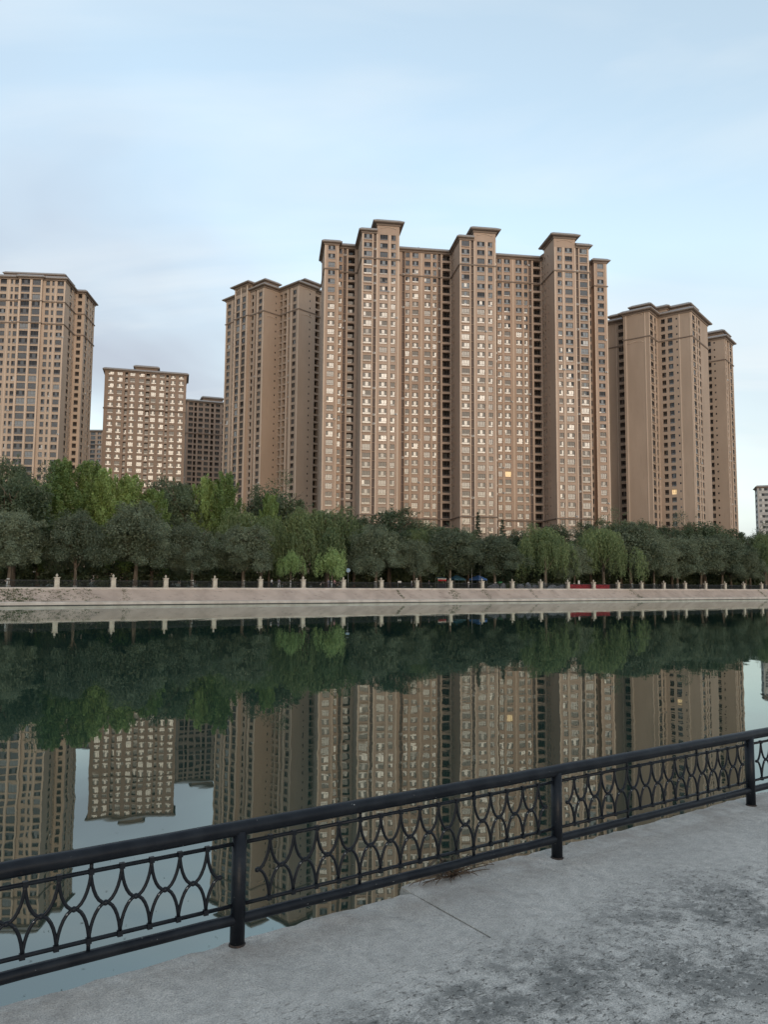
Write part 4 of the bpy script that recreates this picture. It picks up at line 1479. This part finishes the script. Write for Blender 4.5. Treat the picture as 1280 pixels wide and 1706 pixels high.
RW, WW, PW, DW, YW, CW = [], [], [], [], [], []
for i in range(5):
    RW.append((crown_round('crown', M['leaf_willow'], 5.6, 2.3, 12.0, 130, 400, 6 + i % 2, 0.6, (0.15, 0.32), seed=40 + i, skirt=(i < 4)), trunk_mesh('trunk', 11, 0.25, 7, 2.6, i, 0.28), wash_mesh(0.25), 12.0))
for i in range(3):
    WW.append((crown_weeping('crown', M['leaf_weeping'], 5.0, 1.9, 12.0, 620, seed=60 + i), trunk_mesh('trunk', 11, 0.28, 6, 2.4, 10 + i, 0.30), wash_mesh(0.28), 12.3))
for i in range(3):
    PW.append((crown_upright('crown', M['leaf_poplar'], 4.4, 3.0, 20.0, 140, 300, seed=70 + i), trunk_mesh('trunk', 19, 0.32, 7, 1.8, 20 + i, 0.3), None, 20.0))
for i in range(3):
    DW.append((crown_round('crown', M['leaf_dark'], 5.4, 2.2, 13.0, 95, 340, 7, 0.25, (0.17, 0.34), seed=80 + i), trunk_mesh('trunk', 12, 0.28, 7, 3.0, 30 + i, 0.3), None, 13.0))
YW.append((crown_weeping('crown', M['leaf_young'], 2.0, 2.2, 5.6, 240, seed=90, leaf=(0.14, 0.28), density=14), trunk_mesh('trunk', 5.2, 0.09, 6, 1.0, 40, 0.5, 0.1), wash_mesh(0.09), 5.8))
YW.append((crown_weeping('crown', M['leaf_young'], 1.7, 1.5, 5.2, 280, seed=92, leaf=(0.14, 0.28), density=14), trunk_mesh('trunk', 4.9, 0.09, 6, 1.0, 41, 0.5, 0.1), wash_mesh(0.09), 5.4))
for i in range(2):
    CW.append((crown_conifer('crown', M['leaf_conifer'], 2.3, 0.8, 12.0, seed=95 + i), trunk_mesh('trunk', 11.5, 0.16, 0, 1, 50 + i, 0.3, 0.05), None, 12.0))
ORD = ['first', 'second', 'third', 'fourth', 'fifth', 'sixth', 'seventh', 'eighth', 'ninth', 'tenth', 'eleventh', 'twelfth', 'thirteenth', 'fourteenth', 'fifteenth', 'sixteenth',
       'seventeenth', 'eighteenth', 'nineteenth', 'twentieth', 'twenty-first', 'twenty-second', 'twenty-third', 'twenty-fourth', 'twenty-fifth', 'twenty-sixth', 'twenty-seventh', 'twenty-eighth', 'twenty-ninth', 'thirtieth']


def tree(proto, name, label, group, px, n, top, wide=1.0, rot=0.0, wash=True):
    """stands a tree where the sight line px crosses the row n; its crown top reaches picture line top"""
    u = u_at(px, n)
    p = bank(u, n, Z_FAR + 0.02)
    h = z_at(px, top, p.y) - Z_FAR
    s = h / proto[3]
    r = empty(name, p, rot, (s * wide, s * wide, s))
    tag(r, label, 'tree', group)
    obj('crown', proto[0], r)
    t = obj('trunk', proto[1], r)
    if wash and proto[2]:
        w = obj('whitewash', proto[2], t)
        w.scale = (1, 1, 1.0 / s)
    return r


# front row along the far fence, one to a bay, whitewashed trunks
ROW = N_POST + 3.6
front = [('r', 14, 838, 1.0), ('r', 125, 845, 0.95), ('r', 225, 834, 1.15), ('r', 320, 866, 1.05), ('r', 405, 866, 1.12), ('y', 484, 918, 1.05), ('y', 553, 914, 1.2),
         ('r', 626, 872, 1.2), ('r', 690, 893, 1.0), ('r', 749, 876, 1.2), ('r', 825, 884, 1.25), ('w', 909, 866, 1.1), ('r', 957, 905, 1.0), ('w', 1006, 868, 1.05), ('r', 1052, 872, 1.2),
         ('r', 1090, 888, 1.0), ('r', 1129, 886, 1.15), ('r', 1168, 888, 1.2), ('r', 1203, 890, 1.2), ('r', 1243, 914, 1.0), ('w', 1276, 896, 1.0)]
cnt = {'r': 0, 'w': 0, 'y': 0}
for i, (k, px, top, wide) in enumerate(front):
    a = (i * 2.399) % 6.283
    j = cnt[k]; cnt[k] += 1
    if k == 'r':
        tree(RW[4 if px in (690, 749, 825) else j % 4], 'willow_tree', 'round grey-green willow with whitewashed trunk, %s of its kind from the left along the fence' % ORD[j], 'front row of willows along the far fence', px, ROW + rng.uniform(-0.4, 0.4), top, wide, a)
    elif k == 'w':
        tree(WW[j % 3], 'weeping_willow', 'tall weeping willow with hanging strands, %s of its kind from the left along the fence' % ORD[j], 'front row of willows along the far fence', px, ROW, top, wide, a)
    else:
        tree(YW[j], 'young_willow', ['small bright green weeping willow touching the big dark willow on its left', 'small bright green weeping willow with split crown, by the round blue sign'][j], 'young willows along the far fence', px, ROW - 0.6, top, wide, a)

# trees further back
back = [('d', 20, 12, 775, 1.0), ('d', -8, 30, 752, 0.9), ('p', 62, 17, 800, 1.1), ('p', 98, 19, 764, 1.0), ('p', 142, 21, 768, 0.85), ('p', 172, 18, 776, 0.8), ('p', 212, 17, 790, 1.0), ('p', 252, 16, 815, 1.1),
        ('d', 275, 30, 778, 0.8), ('d', 305, 22, 792, 0.9), ('p', 335, 20, 792, 0.8), ('p', 372, 18, 786, 0.85), ('w', 405, 12, 838, 1.0), ('d', 455, 24, 796, 0.95), ('w', 435, 11, 848, 0.9), ('p', 448, 14, 822, 0.7),
        ('w', 505, 12, 838, 1.0), ('w', 545, 13, 834, 1.2), ('d', 590, 16, 850, 1.0), ('d', 648, 14, 836, 1.25), ('d', 700, 13, 852, 1.1), ('w', 690, 9.5, 872, 0.9), ('d', 742, 20, 866, 1.0), ('c', 797, 15, 856, 0.9), ('d', 780, 13, 876, 1.0),
        ('c', 838, 14, 868, 1.0), ('d', 870, 16, 874, 1.0), ('d', 925, 18, 862, 1.0), ('d', 985, 15, 862, 0.9), ('d', 1035, 16, 852, 1.0), ('d', 1072, 13, 856, 1.0), ('d', 1120, 13, 868, 1.0), ('d', 1175, 13, 856, 1.3),
        ('d', 1218, 15, 874, 1.0), ('d', 1250, 12, 884, 1.0), ('w', 1278, 10, 880, 1.1), ('d', 1300, 16, 874, 1.1)]
back.sort(key=lambda t: t[1])
cnt = {'d': 0, 'w': 0, 'p': 0, 'c': 0}
for i, (k, px, dn, top, wide) in enumerate(back):
    j = cnt[k]; cnt[k] += 1
    a = (i * 1.71) % 6.283
    nm, pr, lab = {'d': ('broadleaf_tree', DW, 'dark green broadleaf tree behind the front row, %s of its kind from the left'),
                   'w': ('weeping_willow', WW, 'weeping willow set back behind the front row, %s of these from the left'),
                   'p': ('poplar_tree', PW, 'bright green poplar rising above the willows, %s poplar from the left'),
                   'c': ('conifer_tree', CW, 'narrow dark conifer in front of the central block, %s of the two')}[k]
    tree(pr[j % len(pr)], nm, lab % ORD[j], 'trees behind the front row', px, N_POST + dn, top, wide, a, False)

# dense shrubbery at the back of the park closes the view under the crowns
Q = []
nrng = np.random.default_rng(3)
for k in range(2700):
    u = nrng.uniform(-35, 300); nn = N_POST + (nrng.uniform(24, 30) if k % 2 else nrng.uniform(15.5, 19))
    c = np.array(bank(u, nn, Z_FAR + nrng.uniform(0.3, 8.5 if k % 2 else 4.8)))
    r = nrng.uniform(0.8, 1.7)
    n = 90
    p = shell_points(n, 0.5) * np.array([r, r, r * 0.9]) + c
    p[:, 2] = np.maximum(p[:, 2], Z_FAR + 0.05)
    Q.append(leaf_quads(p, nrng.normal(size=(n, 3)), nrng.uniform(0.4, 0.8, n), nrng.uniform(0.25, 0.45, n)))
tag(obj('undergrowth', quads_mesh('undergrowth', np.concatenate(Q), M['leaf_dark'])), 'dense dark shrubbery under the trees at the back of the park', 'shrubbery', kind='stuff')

# weeds in the joints of the far embankment
Q = []
for (px, sp, cnt_, zz0) in ((22, 3.2, 260, 0.6), (70, 5.0, 120, 0.6), (135, 2.5, 60, 0.6), (210, 1.0, 24, 0.7), (668, 0.35, 30, 0.6), (757, 1.2, 60, 0.7), (812, 0.8, 30, 1.6), (1060, 1.4, 50, 0.6), (1270, 0.6, 30, 0.9), (890, 0.4, 18, 0.7)):
    u0 = u_at(px, N_WATER + 2)
    for k in range(cnt_):
        t = nrng.uniform(0.0, 1.0)
        c = np.array(bank(u0 + nrng.normal(0, sp * 0.5), N_WATER + 0.75 + 2.7 * t, 0.50 + 1.95 * t + 0.06))
        n = 7
        Q.append(leaf_quads(c + nrng.normal(size=(n, 3)) * np.array([0.16, 0.05, 0.05]), nrng.normal(size=(n, 3)) + np.array([0, 0, 0.3]), nrng.uniform(0.08, 0.26, n), nrng.uniform(0.03, 0.08, n)))
tag(obj('bank_weeds', quads_mesh('bank_weeds', np.concatenate(Q), M['leaf_hedge'])), 'weeds and stalks sprouting from cracks in the sloped embankment', 'weeds', kind='stuff')

# ------------------------------------------------------------------ far riverside fence
P0 = Vector((-50.06, 120.0, Z_FAR + 0.06))
GAP = 8.4
u0 = P0.dot(BU)
ff = empty('riverside_fence', bank(u0, N_POST, Z_FAR + 0.06), A_BANK)
tag(ff, 'long dark iron fence with square cream stone posts along the far bank', 'fence')
b = MB()
b.box((0, 0, 0.06), (0.86, 0.86, 0.12)); b.box((0, 0, 0.78), (0.70, 0.70, 1.32)); b.box((0, 0, 0.80), (0.76, 0.76, 0.10))
b.box((0, 0, 1.49), (0.86, 0.86, 0.14))
post_f = b.mesh('post', M['stone_post'])
b = MB(); b.lathe([(0.17, 1.56), (0.10, 1.64), (0.20, 1.78), (0.17, 1.92), (0.05, 2.05), (0.015, 2.14)], 10)
fin_f = b.mesh('finial', M['stone_post'], True)
b = MB()
for zz_ in (0.12, 0.98, 1.10):
    b.box((GAP / 2, 0, zz_), (GAP - 0.7, 0.05, 0.05))
for i in range(62):
    x = 0.4 + (GAP - 0.8) * i / 61
    b.box((x, 0, 0.6), (0.028, 0.028, 1.0))
for i in range(20):
    x = 0.55 + (GAP - 1.1) * i / 19
    b.tube([(x - 0.17, 0, 0.35), (x, 0, 0.72), (x + 0.17, 0, 0.35), (x, 0, 0.14), (x - 0.17, 0, 0.35)], 0.018, 4)
pan_f = b.mesh('railing_panel', M['iron'])
for k in range(-1, 24):
    p = obj('post', post_f, ff, (k * GAP, 0, 0))
    obj('finial', fin_f, p)
    obj('railing_panel', pan_f, ff, (k * GAP, 0, 0))


# ------------------------------------------------------------------ small things on the far promenade
def at_row(px, dn, dz=0.0):
    n_ = N_POST + dn
    return bank(u_at(px, n_), n_, Z_FAR + 0.02 + dz)


def cloth_panel(name, px0, px1, dn, h, label):
    a, c = at_row(px0, dn), at_row(px1, dn)
    L = (c - a).length
    b = MB()
    K = 24
    for side in (0, 1):
        for i in range(K):
            x0, x1 = L * i / K, L * (i + 1) / K
            f = lambda x, z: 0.06 * math.sin(x * 1.9) * (0.4 + z) + 0.035 * math.sin(x * 6 + z * 3)
            for j in range(3):
                z0_, z1_ = 0.05 + h * j / 3, 0.05 + h * (j + 1) / 3
                off = 0.03 if side else 0.0
                q = [(x0, f(x0, z0_) + off, z0_), (x1, f(x1, z0_) + off, z0_), (x1, f(x1, z1_) + off, z1_ - (0.05 * math.sin(math.pi * x1 / L) if j == 2 else 0)), (x0, f(x0, z1_) + off, z1_ - (0.05 * math.sin(math.pi * x0 / L) if j == 2 else 0))]
                b.face(q if not side else q[::-1])
    o = b.build(name, M['red_cloth'], None, True)
    o.location, o.rotation_euler = a, (0, 0, A_BANK)
    tag(o, label, 'banner', 'red cloths behind the fence')
    # two end battens
    e = MB(); e.tube([(0.03, 0.015, 0), (0.03, 0.015, h + 0.1)], 0.03, 6); e.tube([(L - 0.03, 0.015, 0), (L - 0.03, 0.015, h + 0.1)], 0.03, 6)
    e.build('batten', M['metal_grey'], o)


cloth_panel('red_banner', 948, 986, 0.9, 1.0, 'longer red cloth banner stretched low behind the fence, left of a post')
cloth_panel('red_banner', 990, 1016, 0.9, 1.0, 'shorter red cloth banner behind the fence, right of a post')


def canopy_tent(px, dn, wdt, zc, m_, label, rot):
    p = at_row(px, dn)
    r = empty('canopy_tent', p, rot)
    tag(r, label, 'tent', 'canopy tents under the trees')
    b = MB(); w = wdt / 2
    c4 = [(-w, -w, zc), (w, -w, zc), (w, w, zc), (-w, w, zc)]
    apex = (0, 0, zc + wdt * 0.30)
    for i in range(4):
        b.face([c4[i], c4[(i + 1) % 4], apex])
        a, c = c4[i], c4[(i + 1) % 4]
        b.face([(a[0], a[1], zc - 0.28), (c[0], c[1], zc - 0.28), c, a])
    b.build('canopy', m_, r)
    for (x, y, z) in c4:
        q = MB(); q.tube([(x * 0.98, y * 0.98, 0), (x * 0.98, y * 0.98, zc)], 0.035, 6)
        q.build('leg', M['metal_grey'], r)


canopy_tent(797, 10.5, 2.9, 2.1, M['tent_blue'], 'bright blue pop-up canopy tent between the pale poles', A_BANK + 0.2)
canopy_tent(761, 13.0, 3.0, 2.05, M['tent_teal'], 'dark teal pop-up canopy tent in the shade beside the blue one', A_BANK - 0.1)

# stall with a white and red fascia
st = empty('market_stall', at_row(735, 9.0), A_BANK)
tag(st, 'small stall with a white and red fascia board near the tents', 'stall')
b = MB(); b.box((0, 0, 0.45), (2.0, 0.8, 0.9)); b.build('counter', M['cloth_dark'], st)
b = MB(); b.box((0, -0.45, 2.02), (2.3, 0.06, 0.22)); b.build('fascia', M['white_paint'], st)
b = MB(); b.box((0, -0.44, 1.72), (2.2, 0.05, 0.34)); b.build('valance', M['red_cloth'], st)
b = MB(); b.face([(-1.2, -0.48, 2.14), (1.2, -0.48, 2.14), (1.2, 0.6, 2.45), (-1.2, 0.6, 2.45)]); b.face([(-1.2, 0.6, 2.42), (1.2, 0.6, 2.42), (1.2, -0.48, 2.11), (-1.2, -0.48, 2.11)]); b.build('roof', M['tent_teal'], st)
for x in (-1.1, 1.1):
    for y in (-0.4, 0.5):
        q = MB(); q.tube([(x, y, 0), (x, y, 2.2)], 0.03, 6); q.build('leg', M['metal_grey'], st)

# slender poles by the tents
for px, top, dn, lab in ((786.5, 946, 5.2, 'thin pale pole standing just left of the blue tent'), (800.5, 943, 5.6, 'thin pale pole rising in front of the blue tent')):
    p = at_row(px, dn)
    h = z_at(px, top, p.y) - p.z
    b = MB(); b.tube([(0, 0, 0), (0, 0, h * 0.5), (0.05, 0, h)], [0.06, 0.055, 0.045], 8)
    o = b.build('pole', M['metal_grey'], None, True); o.location = p
    tag(o, lab, 'pole')

# round sign on a post
p = at_row(580, 2.2)
sg = empty('round_sign', p, A_BANK + math.pi * 0.0 - 0.5)
tag(sg, 'round blue traffic sign on a thin post beside the young willow', 'sign')
h = z_at(580, 950, p.y) - p.z
b = MB(); b.tube([(0, 0.04, 0), (0, 0.04, h + 0.2)], 0.035, 8); b.build('post', M['metal_grey'], sg)
b = MB()
for rad, y, mi in ((0.40, 0.0, 1), (0.36, -0.006, 0), (0.20, -0.012, 1), (0.13, -0.018, 0)):
    b.face([(rad * math.cos(2 * math.pi * k / 24), y, h + rad * math.sin(2 * math.pi * k / 24)) for k in range(24)], mi)
b.face([(0.40 * math.cos(-2 * math.pi * k / 24), 0.012, h + 0.40 * math.sin(-2 * math.pi * k / 24)) for k in range(24)], 2)
b.build('disc', [M['sign_blue'], M['white_paint'], M['metal_grey']], sg)

# white plates and a green bin
p = at_row(666, 4.5)
o = empty('notice_board', p, A_BANK - 0.4); tag(o, 'small white notice plate on short legs below the trees', 'sign')
b = MB(); b.box((0, 0, 1.25), (0.75, 0.05, 0.40)); b.build('plate', M['white_paint'], o)
for x in (-0.3, 0.3):
    q = MB(); q.tube([(x, 0.05, 0), (x, 0.05, 1.3)], 0.025, 6); q.build('leg', M['metal_grey'], o)
p = at_row(965, 4.0)
o = empty('notice_board', p, A_BANK - 0.4); tag(o, 'white arched notice board standing behind the red banner', 'sign')
b = MB()
out_ = [(-0.24, 0, 1.0), (0.24, 0, 1.0)] + [(0.24 * math.cos(math.pi * k / 10), 0, 1.75 + 0.24 * math.sin(math.pi * k / 10)) for k in range(11)]
b.face(out_); b.face([(x, 0.05, z) for x, y, z in out_[::-1]])
for k in range(len(out_)):
    a, c = out_[k], out_[(k + 1) % len(out_)]
    b.face([a, (a[0], 0.05, a[2]), (c[0], 0.05, c[2]), c])
b.build('plate', M['white_paint'], o)
b = MB(); b.tube([(0, 0.03, 0), (0, 0.03, 1.1)], 0.04, 6); b.build('leg', M['metal_grey'], o)
p = at_row(833, 6.0)
o = empty('litter_bin', p, A_BANK); tag(o, 'green litter bin standing behind the clipped hedge', 'bin')
b = MB(); b.box((0, 0, 0.8), (0.9, 0.6, 1.3)); b.build('body', M['bin_green'], o)
b = MB(); b.box((0, 0, 1.50), (1.0, 0.7, 0.10)); b.build('lid', M['bin_green'], o)

# clipped hedges behind the fence
for px0, px1, lab in ((812, 850, 'low clipped hedge right of the blue tent behind the fence'), (854, 898, 'low clipped hedge between the big willow and the weeping willow')):
    a, c = at_row(px0, 4.4), at_row(px1, 4.4)
    L = (c - a).length
    n = 4200
    p = np.stack([nrng.uniform(0, L, n), nrng.uniform(-0.4, 0.4, n), nrng.uniform(0, 1.12, n)], 1)
    s = nrng.integers(0, 3, n)
    p[s == 0, 2] = nrng.normal(1.10, 0.03, (s == 0).sum()); p[s == 1, 1] = nrng.normal(-0.40, 0.03, (s == 1).sum())
    o = obj('hedge', quads_mesh('hedge', leaf_quads(p, nrng.normal(size=(n, 3)), nrng.uniform(0.10, 0.22, n), nrng.uniform(0.07, 0.13, n)), M['leaf_hedge']), None, a, A_BANK)
    tag(o, lab, 'hedge', 'clipped hedges behind the fence')

# low grey boulders along the fence
bl = [(823, 1.0, 1.5, 'long pale grey boulder, first from the left behind the fence'), (838, 0.9, 0.9, 'squat grey boulder left of the narrow fence post by the hedge'), (867, 0.95, 1.3, 'grey boulder with flat top below the second hedge'),
      (882, 1.1, 1.0, 'pointed grey boulder below the second hedge'), (893, 0.85, 0.9, 'small grey boulder touching the post left of the weeping willow'), (920, 0.85, 1.4, 'long low grey boulder right of the weeping willow trunk'), (936, 0.85, 1.3, 'dark grey boulder beside the red banner')]
for i, (px, hh, ww, lab) in enumerate(bl):
    rr = random.Random(100 + i)
    bm = bmesh.new()
    bmesh.ops.create_icosphere(bm, subdivisions=3, radius=1.0)
    for v_ in bm.verts:
        k = 1 + 0.16 * math.sin(v_.co.x * 3.1 + i) + 0.12 * math.sin(v_.co.y * 4.3 + 2 * i) + 0.10 * math.sin(v_.co.z * 5 + i * 3) + rr.uniform(-0.03, 0.03)
        v_.co = Vector((v_.co.x * ww * k, v_.co.y * 0.6 * k, max(-0.25, v_.co.z * hh * 0.95 * k)))
    me = bpy.data.meshes.new('boulder'); bm.to_mesh(me); bm.free()
    me.materials.append(M['boulder'])
    p = at_row(px, 1.5)
    o = obj('boulder', me, None, p + Vector((0, 0, 0.1)), A_BANK)
    tag(o, lab, 'boulder', 'grey boulders behind the fence')


# ------------------------------------------------------------------ people on the far promenade
def person_mesh(top, legs, step=0.18, arm=0.15, dress=False):
    """one continuous skinned figure 1.70 m tall facing -y; materials follow the clothing lines"""
    J = {'pelvis': ((0, 0, 0.92), 0.15), 'waist': ((0, 0, 1.08), 0.13), 'chest': ((0, 0, 1.28), 0.155), 'neck': ((0, 0, 1.43), 0.06), 'jaw': ((0, -0.02, 1.50), 0.07), 'head': ((0, -0.01, 1.60), 0.105), 'crown': ((0, 0, 1.68), 0.07),
         'hipL': ((-0.10, 0, 0.88), 0.10), 'kneeL': ((-0.10, -step * 0.8, 0.49), 0.068), 'ankL': ((-0.10, -step, 0.09), 0.045), 'toeL': ((-0.10, -step - 0.16, 0.04), 0.04),
         'hipR': ((0.10, 0, 0.88), 0.10), 'kneeR': ((0.10, step * 0.3, 0.49), 0.068), 'ankR': ((0.10, step, 0.10), 0.045), 'toeR': ((0.10, step - 0.15, 0.04), 0.04),
         'shL': ((-0.19, 0, 1.37), 0.07), 'elL': ((-0.24, arm * 0.3, 1.10), 0.048), 'haL': ((-0.23, -arm, 0.88), 0.036), 'fiL': ((-0.22, -arm - 0.04, 0.79), 0.028),
         'shR': ((0.19, 0, 1.37), 0.07), 'elR': ((0.24, -arm * 0.2, 1.10), 0.048), 'haR': ((0.23, -arm * 0.5, 0.88), 0.036), 'fiR': ((0.22, -arm * 0.6, 0.79), 0.028)}
    E_ = [('pelvis', 'waist'), ('waist', 'chest'), ('chest', 'neck'), ('neck', 'jaw'), ('jaw', 'head'), ('head', 'crown'), ('pelvis', 'hipL'), ('hipL', 'kneeL'), ('kneeL', 'ankL'), ('ankL', 'toeL'), ('pelvis', 'hipR'), ('hipR', 'kneeR'), ('kneeR', 'ankR'), ('ankR', 'toeR'),
          ('chest', 'shL'), ('shL', 'elL'), ('elL', 'haL'), ('haL', 'fiL'), ('chest', 'shR'), ('shR', 'elR'), ('elR', 'haR'), ('haR', 'fiR')]
    names = list(J)
    me = bpy.data.meshes.new('figure')
    me.from_pydata([J[k][0] for k in names], [(names.index(a), names.index(c)) for a, c in E_], [])
    o = bpy.data.objects.new('figure', me); C.objects.link(o)
    o.modifiers.new('s', 'SKIN')
    for i, k in enumerate(names):
        me.skin_vertices[0].data[i].radius = (J[k][1], J[k][1] * (0.75 if k in ('chest', 'waist', 'pelvis') else 1))
    me.skin_vertices[0].data[0].use_root = True
    sd = o.modifiers.new('d', 'SUBSURF'); sd.levels = sd.render_levels = 1
    dg = bpy.context.evaluated_depsgraph_get()
    res = bpy.data.meshes.new_from_object(o.evaluated_get(dg))
    bpy.data.objects.remove(o)
    res.materials.clear()
    for m_ in (M['skin'], M['hair'], top, legs):
        res.materials.append(m_)
    for p_ in res.polygons:
        c = p_.center
        if c.z > 1.46:
            mi = 1 if (c.z > 1.62 or c.y > 0.02) else 0
        elif abs(c.x) > 0.2 and c.z < 1.12:
            mi = 0
        elif c.z > 0.95:
            mi = 2
        else:
            mi = 3 if c.z > 0.07 else 1
        p_.material_index = mi
        p_.use_smooth = True
    res.name = 'person'
    return res


ppl = [(452.5, 1.1, M['cloth_white'], M['cloth_dark'], 0.15, 1.9, 'person in white top and dark trousers walking left of the first young willow'),
       (465, 1.0, M['cloth_grey'], M['cloth_white'], 0.20, 2.4, 'person in grey top and pale trousers walking beside the one in white'),
       (547.5, 1.2, M['cloth_grey'], M['cloth_grey'], 0.06, 0.2, 'person in grey standing left of the second young willow trunk'),
       (557.5, 1.2, M['cloth_pink'], M['cloth_dark'], 0.08, -1.2, 'person in a pinkish top standing right of the second young willow trunk'),
       (686, 1.2, M['cloth_white'], M['cloth_grey'], 0.12, 1.2, 'person in a white top close to a fence post under the willows'),
       (715, 1.3, M['cloth_dark'], M['cloth_dark'], 0.22, 0.4, 'person dressed in dark clothes striding behind the fence left of the stall'),
       (781, 7.5, M['cloth_white'], M['cloth_white'], 0.05, 0.0, 'person in white standing beside the blue tent')]
for (px, dn, t_, l_, stp, rz, lab) in ppl:
    o = obj('person', person_mesh(t_, l_, stp), None, at_row(px, dn), A_BANK + rz)
    tag(o, lab, 'person', 'people strolling on the far promenade')
